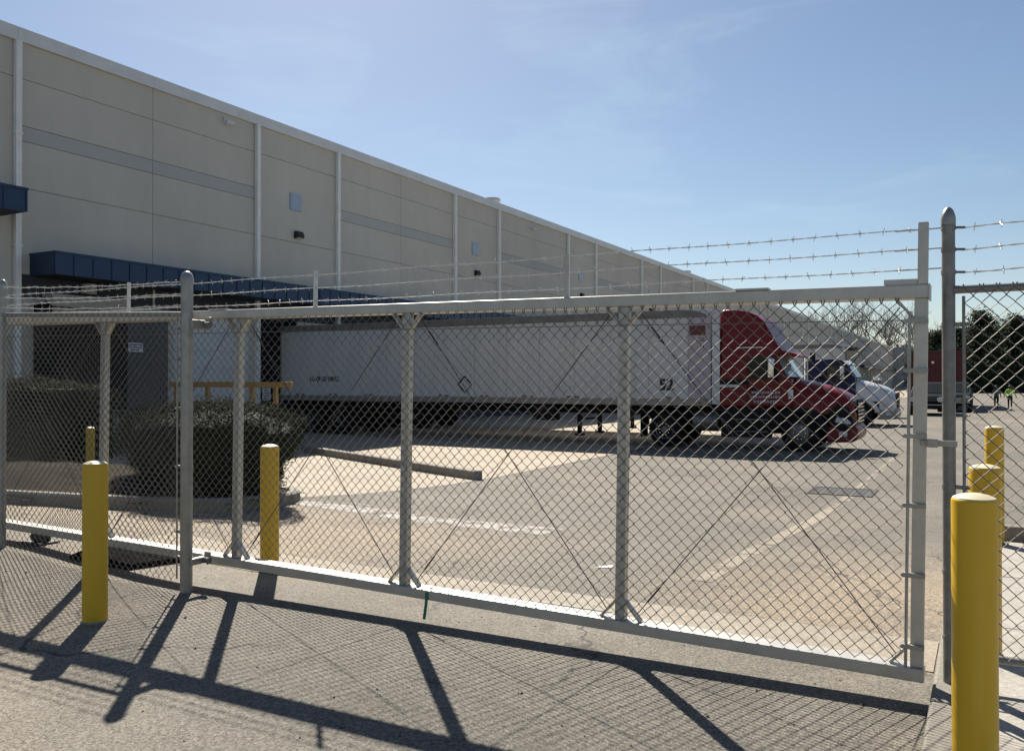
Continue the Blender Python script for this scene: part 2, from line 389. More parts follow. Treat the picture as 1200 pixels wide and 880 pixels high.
# long concrete kerb block between the bed and the docks
def kerb_block(a, b):
    mb = MB(); A = Vector(a); B = Vector(b); d = (B-A).normalized(); n = Vector((-d.y, d.x))
    prof = [(-0.11, -0.06), (-0.10, 0.17), (-0.085, 0.185), (0.085, 0.185), (0.10, 0.17), (0.11, -0.06)]
    st = rng(0, (B-A).length, 0.5)
    for t in st:
        p = A+d*t; z = H(p.x, p.y)
        for (o_, h_) in prof: q = p+n*o_; mb.v.append((q.x, q.y, z+h_))
    m = len(prof)
    for i in range(len(st)-1):
        for k in range(m): a_ = i*m+k; b_ = i*m+(k+1)%m; mb.f.append((a_, a_+m, b_+m, b_))
    mb.f.append(tuple(range(m))); e = (len(st)-1)*m; mb.f.append(tuple(range(e, e+m))[::-1])
    return mb
tag(kerb_block((-8.85, 14.55), (-16.6, 18.0)).build('kerb_block', 'kerb_concrete', fix=True),
    'long low concrete kerb block lying between the bush and the white trailer', 'kerb')

# drain grate in the yard
dg_ = thing('drain_grate', (-2.25, 16.2, H(-2.25, 16.2)), 'rectangular dark slatted storm drain grate set in the asphalt', 'drain grate')
MB().box(-0.52, 0.52, -0.52, 0.52, -0.03, 0.006).build('pit', 'ink', dg_)
mb = MB()
for (x0, x1, y0, y1) in ((-0.55, 0.55, -0.55, -0.49), (-0.55, 0.55, 0.49, 0.55), (-0.55, -0.49, -0.49, 0.49), (0.49, 0.55, -0.49, 0.49)): mb.box(x0, x1, y0, y1, -0.02, 0.014)
mb.build('frame', 'grate', dg_)
for i in range(12):
    x = -0.46+i*0.0836; MB().box(x-0.012, x+0.012, -0.49, 0.49, -0.01, 0.012).build('slat', 'grate', dg_)

# ================================================================= WAREHOUSE
WX = -24.1; BAY = 4.57; Y0 = 14.33
wh = thing('warehouse', (WX, Y0, YARD), 'long grey tilt-up concrete warehouse with white downspouts and navy dock canopy', 'warehouse')
def wl(mb, *a, **k): return mb.build(*a, parent=wh, **k)
# local frame: x out of the wall, y along the wall from the first downspout, z from the yard
ZR = [0.0, 7.51, 8.85, 9.29, 10.63, 11.72]          # reveal joints
YEND = 262.0
k0, k1 = -4, 24
wl(MB().box(-60, -0.06, k0*BAY, YEND, 0, 11.75), 'wall_core', 'core')
def panel_mesh(w, h): return MB().box(-0.06, 0.0, 0.009, w-0.009, 0.008, h-0.008)
pm = {}
for k in range(k0, k1):
    for r in range(5):
        striped = (k % 3) != 2
        if not striped and r in (2, 3): continue
        w, h = BAY, (ZR[4]-ZR[1] if (not striped and r == 1) else ZR[r+1]-ZR[r])
        key = (round(h, 2), 'stripe' if (r == 2 and striped) else 'panel')
        if key not in pm:
            o = panel_mesh(w, h).build('wall_panel', key[1], wh); pm[key] = o.data
        else: o = link('wall_panel', pm[key], None, wh)
        o.location = (0, k*BAY, ZR[r])
# beyond about ten pixels a bay the wall goes on as one piece
fp = MB(); fs_ = MB()
for k in range(k1, 57):
    for q in range(5):
        st = (k % 3) != 2
        (fs_ if (q == 2 and st) else fp).box(-0.06, 0.0, k*BAY+0.012, (k+1)*BAY-0.012, ZR[q]+0.01, ZR[q+1]-0.01)
wl(fp, 'far_wall_panels', 'panel', kind='stuff'); wl(fs_, 'far_stripe_panels', 'stripe', kind='stuff')
# roof flashing in lengths
fl = None
for k in range(k0, 58):
    m_ = MB().box(-0.2, 0.10, 0.004, BAY-0.004, 11.66, 12.05) if fl is None else None
    o = m_.build('roof_flashing', 'flashing', wh, bevel=0.01, seg=1) if m_ else link('roof_flashing', fl, None, wh)
    fl = o.data; o.location = (0, k*BAY, 0)
# downspouts: every third bay edge has none
ds = None
for k in range(k0, 57):
    if k % 3 == 1: continue
    if ds is None:
        mb = MB().box(0.02, 0.17, -0.085, 0.085, 0.3, 11.655)
        for z in (2.5, 5.8, 9.0): mb.box(0.0, 0.182, -0.115, 0.115, z, z+0.05)
        o = mb.build('downspout', 'spout', wh, bevel=0.012, seg=1); ds = o.data
    else: o = link('downspout', ds, None, wh)
    o.location = (0, k*BAY+0.0, 0)
# louvers, lamps, cameras, roof vent
for i in range(6):
    y = 11.25+i*3*BAY
    lv = wl(MB().box(0.0, 0.05, -0.32, 0.32, 8.78, 9.46), 'louver', 'louver_blue')
    lv.location = (0, y, 0)
    for j in range(6): MB().box(0.05, 0.065, -0.29, 0.29, 8.82+j*0.105, 8.87+j*0.105).build('blade', 'louver_blue', lv)
    lp = wl(MB().prism([(0, 7.62), (0.0, 8.02), (0.22, 8.02), (0.34, 7.78), (0.30, 7.66)], -0.25, 0.25), 'wall_light', 'bronze', bevel=0.02, fix=True)
    lp.location = (0, y+0.1, 7.8*0.28); lp.scale = (0.72, 0.72, 0.72)
    MB().prism([(0.04, 7.60), (0.04, 7.63), (0.28, 7.66), (0.26, 7.62)], -0.2, 0.2).build('lens', 'lens', lp, fix=True)
for (y, z) in ((7.6, 11.4), (31.4, 11.3)):
    c_ = wl(MB().box(0, 0.08, -0.07, 0.07, z-0.1, z+0.1).cyl((0.05, 0, z), (0.30, 0.05, z-0.05), 0.03, n=8), 'security_camera', 'door_white'); c_.location = (0, y, 0)
    MB().cyl((0.22, -0.10, z-0.09), (0.30, 0.18, z-0.10), 0.075, n=12).build('camera_housing', 'door_white', c_, smooth=True)
    MB().cyl((0.295, 0.165, z-0.10), (0.30, 0.185, z-0.10), 0.055, n=12).build('lens', 'ink', c_)
for (y, h) in ((28.9, 0.5), (66.0, 0.45), (96, 0.5)):
    v_ = wl(MB().cyl((-1.2, y, 12.0), (-1.2, y, 12.05+h), 0.42, n=14).cyl((-1.2, y, 12.05+h), (-1.2, y, 12.2+h), 0.5, 0.44, n=14), 'roof_vent', 'flashing', smooth=True)
# canopies: main dock canopy and a higher one to the left
def canopy(y0, y1, zb, zt, depth, n):
    c = wl(MB().box(0.005, depth-0.04, y0+0.04, y1-0.01, zb+0.03, zt-0.05), 'canopy', 'soffit')
    w = (y1-y0)/n; me = None
    for i in range(n):
        if me is None:
            o = MB().box(0, 0.035, 0.008, w-0.008, zb, zt).box(0.03, 0.06, w-0.05, w-0.008, zb, zt-0.002).build('fascia_panel', 'navy', c); me = o.data
        else: o = link('fascia_panel', me, None, c)
        o.location = (depth-0.037, y0+i*w, 0)
    MB().box(0.01, depth-0.04, y0-0.005, y0+0.03, zb, zt-0.004).build('end_panel', 'navy', c)
    MB().box(0.0, depth+0.03, y0-0.02, y1+0.02, zt-0.03, zt+0.035).build('cap', 'navy', c)
    MB().box(0.01, depth-0.04, y0+0.05, y1-0.02, zb-0.0, zb+0.028).build('soffit', 'soffit', c)
    return c
canopy(0.42, 48.0, 5.00, 5.62, 1.2, 78)
canopy(-9.0, -0.38, 6.60, 7.22, 1.2, 14)
wl(MB().box(0.0, 1.0, 186, 262, 5.0, 5.6), 'far_canopy', 'navy')
wl(MB().box(0, 4.6, YEND-0.3, YEND+20, 0, 12.1), 'end_wing', 'wing_grey')
for k in range(11):  # dark band across the wall below the canopy
    if k == 0: o = MB().box(0.004, 0.03, 0.10, BAY-0.006, 4.36, 5.04).build('dark_wall_band', 'soffit', wh); dhm = o.data
    else: o = link('dark_wall_band', dhm, None, wh)
    o.location = (0, k*BAY, 0)
for k in range(2, 11):  # shadow below the guard rail put into the wall as dark facing
    if k == 2: o = MB().box(0.004, 0.05, 0.004, BAY-0.004, 0.0, 1.08).build('shaded_dock_face', 'soffit', wh); dfm = o.data
    else: o = link('shaded_dock_face', dfm, None, wh)
    o.location = (0, k*BAY, 0)
MB().box(0.004, 0.05, 5.3, 2*BAY-0.1, 0.0, 1.08).build('shaded_dock_face', 'soffit', wh)
MB().box(0.004, 0.06, 9.35, 10.52, 1.09, 4.34).build('dock_shelter', 'dock_black', wh)
# docks
def dock(y0, y1, zt, opened=True, shelter=True):
    d_ = wl(MB().box(-0.02, 0.03, y0-0.05, y1+0.05, 1.15, zt), 'dock_door', 'dock_black' if opened else 'door_white')
    if not opened:
        for j in range(5):
            h = (zt-1.2)/5; MB().box(0.03, 0.055, y0, y1, 1.2+j*h+0.012, 1.2+(j+1)*h-0.012).build('door_section', 'door_white', d_, bevel=0.008, seg=1)
    if shelter:
        for yy in (y0-0.32, y1+0.02): MB().box(0.0, 0.45, yy, yy+0.30, 1.1, zt+0.25).build('dock_pad', 'dock_black', d_, bevel=0.03)
    MB().box(0.0, 0.16, y0, y0+0.3, 0.75, 1.12).build('bumper', 'dock_black', d_)
    MB().box(0.0, 0.16, y1-0.3, y1, 0.75, 1.12).build('bumper', 'dock_black', d_)
    return d_
d1 = dock(0.85, 3.0, 4.0)
MB().box(0.0, 0.55, 0.78, 3.25, 4.15, 4.52).build('head_curtain', 'beige', d1, bevel=0.03)
bx = wl(MB().box(0.0, 0.3, 2.0, 2.35, 4.62, 4.95), 'junction_box', 'beige', bevel=0.02)
wl(MB().box(0.0, 0.06, 3.35, 5.15, 0.0, 4.0), 'service_door', 'door_dark', bevel=0.01)
sg = wl(MB().box(0.062, 0.075, 3.62, 4.16, 2.92, 3.22), 'notice', 'sign_white')
for j, (w, z) in enumerate(((0.40, 3.14), (0.44, 3.06), (0.30, 2.98))): MB().box(0.0755, 0.077, 3.69, 3.69+w, z, z+0.025).build('print_line', 'ink', sg)
dock(5.45, 8.7, 4.25, opened=False, shelter=False)
for i in range(1, 9): dock(10.9+(i-1)*4.57+(0 if i == 1 else 0.1), 13.4+(i-1)*4.57, 4.1)
# dock number and notices beside the trailer
for (y, z0, z1, w) in ((9.42, 1.10, 1.5, 0.5),):
    n_ = wl(MB().box(0.062, 0.08, y, y+0.42, 1.25, 1.72), 'notice', 'sign_white')
    for j, w in enumerate((0.2, 0.3, 0.3, 0.24)): MB().box(0.0805, 0.082, y+0.06, y+0.06+w, 1.61-j*0.1, 1.64-j*0.1).build('print_line', 'ink', n_)
text('211', 0.42, 'ink_white', wh, (0.066, 9.95, 1.12), (R(90), 0, R(90)), 'dock_number')

# landing with an orange guard rail, in front of the docks
la = thing('loading_landing', (-20.2, 17.5, YARD), 'low concrete loading landing with orange timber guard rail beside the dock doors', 'landing')
MB().box(-3.7, 2.2, -0.1, 1.5, 0, 0.62).build('platform', 'kerb_concrete', la, bevel=0.02)
MB().box(-1.3, 3.6, -0.05, 0.05, 1.80, 1.96).build('top_rail', 'rail_orange', la, bevel=0.01)
for x in (-1.15, 0.2, 2.0, 2.9): MB().box(x-0.06, x+0.06, 0.051, 0.15, 0.6, 1.88).build('post', 'rail_orange', la, bevel=0.01)

# ================================================================= GATE AND FENCES
def chain(x0, x1, z0f, z1, w=0.0718, r=0.00225, sides=4, y=0.0, slope=0.0, top_spikes=True):
    """woven wire: one zigzag picket per half diamond, neighbours hooked over one another"""
    mb = MB(); hw = w/2; n = int((x1-x0)/hw); rows = int((z1-z0f)/hw)
    for i in range(n):
        xa = x0+i*hw; pts = []
        for j in range(rows+1):
            z = z1-j*hw; right = (j+i) % 2
            x = xa + (hw+r*0.8 if right else -r*0.8)
            yy = y + (r*1.0 if right else -r*1.0)
            jx = 0.0012*math.sin(i*1.7+j*2.3)
            pts.append((x+jx, yy+0.004*math.sin(i*0.31+j*0.17), z+slope*(x-x0)))
        if top_spikes:
            p = pts[0]; pts.insert(0, (p[0]+(0.007 if i % 2 else -0.007), p[1], p[2]+0.024))
        base = len(mb.v)
        for k, p in enumerate(pts):
            a = pts[max(k-1, 0)]; b = pts[min(k+1, len(pts)-1)]
            rr = r*1.15
            for q in range(sides):
                t = 2*math.pi*q/sides; mb.v.append((p[0]+math.cos(t)*rr*1.3, p[1]+math.sin(t)*rr, p[2]))
        for k in range(len(pts)-1):
            for q in range(sides):
                a = base+k*sides+q; b = base+k*sides+(q+1) % sides; mb.f.append((a, b, b+sides, a+sides))
    return mb
def barbed(p0, p1, sag=0.01, pitch=0.115, seed=0):
    rd = random.Random(seed); a = Vector(p0); b = Vector(p1); L = (b-a).length; n = max(4, int(L/0.022)); mb = MB()
    d = (b-a).normalized(); up = Vector((0, 0, 1)); sd = d.cross(up).normalized()
    def pos(t): return a.lerp(b, t) - up*sag*4*t*(1-t) + up*0.003*math.sin(t*37+seed)
    for ph in (0, math.pi):
        mb.tube([pos(i/n) + (up*math.cos(ph+i*0.9)+sd*math.sin(ph+i*0.9))*0.0022 for i in range(n+1)], 0.0021, 4)
    t = pitch*0.5
    while t < L-0.03:
        c = pos(t/L); ang = rd.uniform(0, 3.14)
        for q in range(2):
            dv = (up*math.cos(ang+q*1.5)+sd*math.sin(ang+q*1.5)+d*rd.uniform(-0.35, 0.35)).normalized()
            mb.cyl(c-dv*0.021+d*0.004*q, c+dv*0.021+d*0.004*q, 0.0018, n=4)
        mb.cyl(c-d*0.006, c+d*0.008, 0.0046, n=6)
        t += pitch*rd.uniform(0.93, 1.07)
    return mb
GA = 0.0146
gate = thing('sliding_gate', (-0.275, 4.78, 0.113), 'wide galvanized chain link sliding gate with barbed wire along its top', 'gate')
gate.rotation_euler = (0, GA, 0)
GL = -8.75; GT = 1.995
MB().box(GL, 0.0, -0.05, 0.075, 0.0, 0.066).build('bottom_rail', 'alu', gate, bevel=0.006)
MB().box(GL, 0.0, -0.032, 0.115, GT-0.068, GT).build('top_rail', 'alu', gate, bevel=0.006)
MB().box(-0.003, 0.004, -0.034, 0.118, GT-0.075, GT+0.003).build('end_cap', 'alu', gate)
for x in (-0.88, -5.05, -7.4): MB().box(x-0.09, x+0.09, -0.036, 0.036, GT+0.001, GT+0.012).build('splice_plate', 'alu', gate)
UP = [-0.035, -1.635, -3.225, -4.835, -6.46, -8.1]
for i, x in enumerate(UP):
    MB().box(x-0.031, x+0.031, -0.024, 0.03, 0.066, GT-0.068).build('upright', 'alu', gate, bevel=0.004)
    for s_ in (-1, 1):
        if i == 0 and s_ > 0: continue
        MB().bar((x+s_*0.024, 0.0, 0.185), (x+s_*0.125, 0.0, 0.07), 0.045, 0.014).build('brace', 'alu', gate)
        MB().bar((x+s_*0.024, 0.0, GT-0.18), (x+s_*0.115, 0.0, GT-0.072), 0.045, 0.014).build('brace', 'alu', gate)
for i in range(len(UP)-1):
    a, b = UP[i+1]+0.10, UP[i]-0.10
    for (p, q) in (((a, 0.012, 0.11), (b, 0.012, GT-0.11)), ((a, 0.02, GT-0.11), (b, 0.02, 0.11))):
        mb = MB().tube([p, q], 0.0032, 6); P_ = Vector(p); Q_ = Vector(q); e = (Q_-P_).normalized()
        mb.cyl(P_+e*0.10, P_+e*0.22, 0.006, n=6)
        mb.build('truss_cable', 'steel_dark', gate)
MB().tube([(GL+0.05, -0.036, 1.815), (-0.09, -0.036, 1.815)], 0.0022, 5).build('tension_wire', 'wire', gate)
chain(GL+0.06, -0.085, 0.06, 1.905, y=-0.038).build('chain_link_mesh', 'wire', gate, smooth=True, kind='stuff')
MB().cyl((-0.085, -0.036, 0.05), (-0.085, -0.036, 1.86), 0.008, n=8).build('tension_bar', 'galv', gate, smooth=True)
for z in (0.16, 0.52, 0.87, 1.22, 1.55, 1.80):
    MB().box(-0.105, 0.0, -0.05, -0.0255, z, z+0.022).cyl((-0.105, -0.056, z+0.011), (-0.105, -0.03, z+0.011), 0.008, n=6).build('tension_band', 'galv', gate)
for i, x in enumerate((-0.03, -2.02, -4.05, -6.14, -8.2)):
    if i == 0:
        MB().box(x-0.024, x+0.024, -0.024, 0.024, GT, GT+0.315).build('wire_arm', 'alu', gate, bevel=0.004)
        MB().box(x-0.18, x-0.026, -0.02, 0.024, GT+0.001, GT+0.03).build('arm_foot', 'alu', gate)
    else: MB().box(x-0.019, x+0.019, -0.014, -0.010, GT-0.03, GT+0.265).box(x-0.019, x-0.014, -0.0105, 0.02, GT+0.001, GT+0.265).build('wire_arm', 'barb' if i > 1 else 'alu', gate)
for j, z in enumerate((0.052, 0.152, 0.252)):
    zz = GT+z*0.92
    b_ = barbed((GL+0.1, -0.018, zz-0.02), (-0.03, -0.018, GT+z+0.025), 0.012, seed=j+1)
    b_.cyl((-0.16, -0.018, GT+z+0.022), (0.055, -0.018, GT+z+0.026), 0.004, n=6)
    b_.build('barbed_wire', 'barb', gate)
MB().box(-0.03, 0.135, -0.045, -0.026, 1.185, 1.215).box(0.0, 0.05, -0.06, -0.026, 1.18, 1.22).build('latch', 'galv', gate, bevel=0.003)

def post(mb, x, y, z0, z1, r):
    return mb.lathe([(r, 0), (r, z1-z0-0.05)], 16, (x, y, z0))
def cap(x, y, z, r):
    return MB().lathe([(r*1.12, 0), (r*1.12, 0.035), (r*0.98, 0.055), (r*0.7, 0.078), (r*0.3, 0.09), (0.002, 0.093)], 16, (x, y, z))
# fixed fence, left of the opening
fy = 4.54
fl_ = thing('chain_link_fence', (-5.39, fy, 0), 'fixed chain link fence with barbed wire left of the gate, on round posts', 'fence')
SL = 0.035
def fz(x): return -x*SL if x > -2.6 else 2.6*SL + (-x-2.6)*0.01
for (x, r, zt) in ((0.0, 0.046, 2.455), (-2.43, 0.032, 2.53), (-5.2, 0.032, 2.56)):
    z0 = H(-5.39+x, fy)-0.05
    p_ = post(MB(), x, 0, z0, zt-0.02, r).build('post', 'galv', fl_, smooth=True)
    cap(x, 0, zt-0.075, r).build('post_cap', 'galv', p_, smooth=True)
MB().tube([(-0.05, 0, 2.14), (-2.43, 0, 2.14+0.085), (-5.2, 0, 2.25)], 0.021, 10).build('top_rail', 'galv', fl_, smooth=True)
chain(-2.40, -0.075, 0.13, 2.215, y=-0.026, slope=-SL).build('chain_link_mesh', 'wire', fl_, smooth=True, kind='stuff')
chain(-5.15, -2.46, 0.16, 2.25, y=-0.026, slope=-0.01).build('chain_link_mesh', 'wire', fl_, smooth=True, kind='stuff')
MB().cyl((-0.078, -0.024, 0.1), (-0.078, -0.024, 2.12), 0.007, n=8).build('tension_bar', 'galv', fl_)
for z in (0.25, 0.45, 0.95, 1.4, 1.78, 2.02):
    mb = MB().lathe([(0.049, 0), (0.049, 0.022)], 16, (0, 0, z)).box(-0.105, -0.04, -0.012, 0.004, z, z+0.022).cyl((-0.095, -0.03, z+0.011), (-0.095, 0.012, z+0.011), 0.008, n=6)
    mb.build('tension_band', 'galv', fl_)
for j, z in enumerate((0.065, 0.155, 0.25)):
    barbed((-0.03, -0.03, 2.14+z), (-2.43, -0.02, 2.225+z), 0.018, seed=21+j).build('barbed_wire', 'barb', fl_)
    barbed((-2.43, -0.02, 2.225+z), (-5.2, -0.02, 2.25+z), 0.018, seed=31+j).build('barbed_wire', 'barb', fl_)
# roller brackets that hold the gate
for (z, h) in ((2.06, 0.07), (0.235, 0.05)):
    b_ = MB().box(0.03, 0.075, -0.012, 0.16, z-h/2, z+h/2).box(0.045, 0.105, 0.13, 0.15, z-0.02, z+0.06).build('roller_bracket', 'galv', fl_, bevel=0.004)
    MB().cyl((0.075, 0.11, z), (0.13, 0.11, z), 0.025, n=12).build('roller', 'galv_dark', b_)
rb = thing('gate_roller', (-7.75, 4.80, H(-7.75, 4.8)), 'low dark steel gate roller bracket under the bottom rail beside the fence post', 'gate roller')
MB().box(-0.14, 0.14, -0.10, 0.16, 0, 0.012).box(-0.07, 0.07, 0.10, 0.115, 0.012, 0.16).build('bracket', 'steel_dark', rb)
MB().cyl((-0.035, 0.02, 0.055), (0.035, 0.02, 0.055), 0.042, n=14).build('wheel', 'steel_dark', rb, smooth=True)

# fixed fence, right of the opening
fr = thing('chain_link_fence', (-0.163, 4.86, 0.098), 'fixed chain link fence with barbed wire on the pavement behind the yellow bollard', 'fence')
for (x, r, zt) in ((0.0, 0.031, 2.40), (2.75, 0.031, 2.40)):
    p_ = post(MB(), x, 0, -0.02, zt, r).build('post', 'galv_dark', fr, smooth=True)
    cap(x, 0, zt-0.085, r).build('post_cap', 'galv', p_, smooth=True)
MB().tube([(0.02, 0, 1.985), (2.75, 0, 1.985)], 0.021, 10).build('top_rail', 'galv_dark', fr, smooth=True)
MB().tube([(0.02, 0, 0.15), (2.75, 0, 0.15)], 0.02, 10).build('bottom_rail', 'galv_dark', fr, smooth=True)
chain(0.075, 2.70, 0.13, 1.985, y=-0.025).build('chain_link_mesh', 'wire', fr, smooth=True, kind='stuff')
MB().cyl((0.068, -0.02, 0.12), (0.068, -0.02, 1.95), 0.0075, n=8).build('tension_bar', 'galv_dark', fr)
for z in (0.22, 0.55, 0.98, 1.42, 1.80):
    MB().lathe([(0.034, 0), (0.034, 0.02)], 16, (0, 0, z)).box(0.03, 0.095, -0.012, 0.004, z, z+0.02).build('tension_band', 'galv_dark', fr)
for j, z in enumerate((2.075, 2.19, 2.30)):
    MB().lathe([(0.0345, 0), (0.0345, 0.022)], 16, (0, 0, z-0.011)).cyl((0.03, 0, z), (0.075, -0.008, z-0.004), 0.007, n=6).build('wire_clamp', 'galv_dark', fr)
    b_ = barbed((0.06, -0.008, z-0.004), (2.75, -0.008, z+0.02), -0.008, seed=41+j); b_.build('barbed_wire', 'barb', fr)

# ================================================================= BOLLARDS
def bollard(x, y, h, label, z=None, r=0.0805):
    z = H(x, y)-0.01 if z is None else z
    t = thing('bollard', (x, y, z), label, 'bollard', 'yellow bollards at the gate')
    pr = [(r, 0.0), (r, h-0.022), (r*0.985, h-0.015), (r*0.95, h-0.012)]
    MB().lathe(pr, 36).build('sleeve', 'yellow', t, smooth=True)
    MB().lathe([(r*0.955, h-0.014), (r*0.93, h-0.008), (r*0.65, h+0.002), (r*0.3, h+0.008), (0.003, h+0.009)], 36).build('cap', 'yellow_sunlit', t, smooth=True)
    MB().lathe([(r*1.14, 0.0), (r*1.10, 0.014), (r*0.99, 0.022)], 24).build('base_joint', 'kerb_concrete', t, smooth=True)
    return t
bollard(-5.277, 3.69, 1.085, 'yellow bollard in front of the chain link fence left of the gate')
bollard(-5.465, 5.49, 1.075, 'yellow bollard behind the sliding gate in front of the clipped bush')
bollard(-12.66, 8.76, 0.74, 'yellow bollard standing in the mulch bed beside the hedge', z=0.14, r=0.066)
bollard(-0.04, 3.74, 1.085, 'yellow bollard on the pavement outside the right fence', 0.097)
bollard(-0.005, 5.43, 1.055, 'yellow bollard on the pavement just inside the right fence', 0.097)
bollard(0.07, 9.22, 1.10, 'yellow bollard at the far end of the pavement beside the kerb', 0.097)

# green plastic strip hanging over the gate's bottom rail
mb = MB(); w = 0.011
pts = [(-0.0, 0.03, 0.115), (0.002, -0.02, 0.118), (0.003, -0.056, 0.10), (0.004, -0.062, 0.03), (-0.003, -0.066, -0.03), (-0.008, -0.068, -0.075)]
for (x, y, z) in pts: mb.v += [(x-w, y, z), (x+w, y, z+0.002), (x+w, y+0.003, z), (x-w, y+0.003, z-0.002)]
for i in range(len(pts)-1):
    for k in range(4): a = i*4+k; b = i*4+(k+1) % 4; mb.f.append((a, a+4, b+4, b))
o = mb.build('plastic_strip', 'green_strip', fix=True); o.location = (-3.28, 4.78, 0.107)
tag(o, 'short green plastic strip hanging over the bottom rail of the gate', 'strip')

# ================================================================= VEGETATION
def leaves(mb, pts, size, rd, up=0.3):
    for (p, n) in pts:
        n = (Vector(n) + Vector((rd.uniform(-1, 1), rd.uniform(-1, 1), rd.uniform(-1, 1)+up))*0.9).normalized()
        t = n.cross(Vector((rd.uniform(-1, 1), rd.uniform(-1, 1), rd.uniform(-1, 1)))).normalized(); b = n.cross(t)
        s = size*rd.uniform(0.6, 1.3); p = Vector(p)
        mb.add([p-t*s, p-b*s*0.55+n*s*0.15, p+t*s, p+b*s*0.55+n*s*0.15], [(0, 1, 2, 3)])
def shrub(name, label, cat, loc, fn, n, size, seed, dry=0.05):
    """fn(u, v) -> shell point and normal"""
    rd = random.Random(seed); t = thing(name, loc, label, cat)
    fo = MB(); dr = MB()
    for i in range(n):
        p, nn = fn(rd); depth = rd.random()**2.2*0.16 - (rd.uniform(0.02, 0.10) if rd.random() < 0.16 else 0)
        q = Vector(p) - Vector(nn)*depth
        leaves(dr if rd.random() < dry else fo, [(q, nn)], size, rd)
    fo.build('foliage', 'leaf', t, kind='stuff'); dr.build('dry_foliage', 'leaf_dry', t, kind='stuff')
    return t
def lump(x, y, z): return 0.05*math.sin(x*23+y*17)*math.sin(z*19+x*5)+0.05*math.sin(x*4.3+1)+0.045*math.sin(y*5.1+2)+0.05*math.sin(z*6+x*2.2)+0.03*math.sin(x*11+y*7+z*9)
def dome(ax, ay, h):
    def shape(az, v):                    # v 0 bottom .. 1 top centre
        if v < 0.62:
            q = v/0.62; rr = 0.70+0.30*math.sin(q*math.pi/2)**0.9; z = 0.05+h*0.78*q
        else:
            q = (v-0.62)/0.38; rr = math.cos(q*math.pi/2)**0.62; z = 0.05+h*0.78+h*0.22*math.sin(q*math.pi/2)
        x = ax*rr*math.cos(az); y = ay*rr*math.sin(az); k = 1+lump(x, y, z)*0.9
        return Vector((x*k, y*k, z*(1+0.25*lump(x, y, z)*(v))))
    def f(rd):
        az = rd.uniform(0, 2*math.pi); v = rd.random()
        p = shape(az, v); n = Vector((p.x/ax**2, p.y/ay**2, max(-0.2, (p.z-h*0.6)/h**2*1.6))).normalized()
        return p, n
    return f, shape
f, shp = dome(1.36, 0.95, 1.14)
bu = shrub('clipped_bush', 'wide round clipped evergreen bush in the mulch bed behind the gate', 'bush', (-9.0, 8.0, 0.14), f, 42000, 0.0155, 3)
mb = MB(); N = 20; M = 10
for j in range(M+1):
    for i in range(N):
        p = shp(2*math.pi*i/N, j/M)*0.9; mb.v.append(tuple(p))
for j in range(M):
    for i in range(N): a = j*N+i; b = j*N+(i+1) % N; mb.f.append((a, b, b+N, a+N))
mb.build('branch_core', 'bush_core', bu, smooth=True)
def hedge_fn(lx, ly, h):
    def f(rd):
        r = rd.random()
        if r < 0.5: p = Vector((rd.uniform(-lx, lx), -ly, rd.uniform(0.05, h))); n = Vector((0, -1, 0.1))
        elif r < 0.72: p = Vector((rd.uniform(-lx, lx), rd.uniform(-ly, ly), h)); n = Vector((0, 0, 1))
        elif r < 0.9: p = Vector((lx, rd.uniform(-ly, ly), rd.uniform(0.05, h))); n = Vector((1, 0, 0.1))
        else: p = Vector((-lx, rd.uniform(-ly, ly), rd.uniform(0.05, h))); n = Vector((-1, 0, 0.1))
        c = 1-0.10*sm((abs(p.x)/lx-0.8)/0.2)*(p.z/h); p = Vector((p.x*(1+0.3*lump(p.x, p.y, p.z)*0.3), p.y*(1+lump(p.y, p.x, p.z)), p.z*c*(1+0.5*lump(p.x*0.7, p.y, p.z))))
        return p, n
    return f
hd = shrub('hedge', 'tall square clipped evergreen hedge in the mulch bed left of the bush', 'hedge', (-15.7, 9.6, 0.2), hedge_fn(1.75, 0.75, 1.42), 36000, 0.020, 5)
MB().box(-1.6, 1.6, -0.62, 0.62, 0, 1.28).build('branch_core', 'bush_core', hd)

def spray(name, label, x, y, h, rx, seed, n, size, group):
    """tall conifer: trunk and tiers of drooping needle clumps with gaps"""
    rd = random.Random(seed); t = thing(name, (x, y, YARD), label, 'tree', group)
    MB().tube([(0, 0, -0.2), (0.05*h*rd.uniform(-.3, .3), 0, h*0.5), (0, 0, h*0.97)], [h*0.018, h*0.012, h*0.003], 7).build('trunk', 'wood', t)
    cr_ = MB()
    cl = []
    for i in range(120):
        z = h*(0.10+0.88*rd.random()**0.9); q = z/h; rr = rx*(1.0-max(0, (q-0.30)/0.70)**1.25)*rd.uniform(0.35, 1.0)+0.15
        a = rd.uniform(0, 6.28); cl.append((Vector((math.cos(a)*rr, math.sin(a)*rr, z)), rx*rd.uniform(0.13, 0.28)))
    for i in range(n):
        c, s = cl[rd.randrange(len(cl))]
        p = c+Vector((rd.gauss(0, 1), rd.gauss(0, 1), rd.gauss(0, 0.7)))*s*0.75
        leaves(cr_, [(p, (p.x, p.y, 2))], size, rd)
    cr_.build('crown', 'needle', t, kind='stuff')
    return t
def px(x, d): u = (x-600)/1000; return d*(-0.4853+0.8744*u), d*(0.8744+0.4853*u)
EV = 'evergreens beyond the yard'
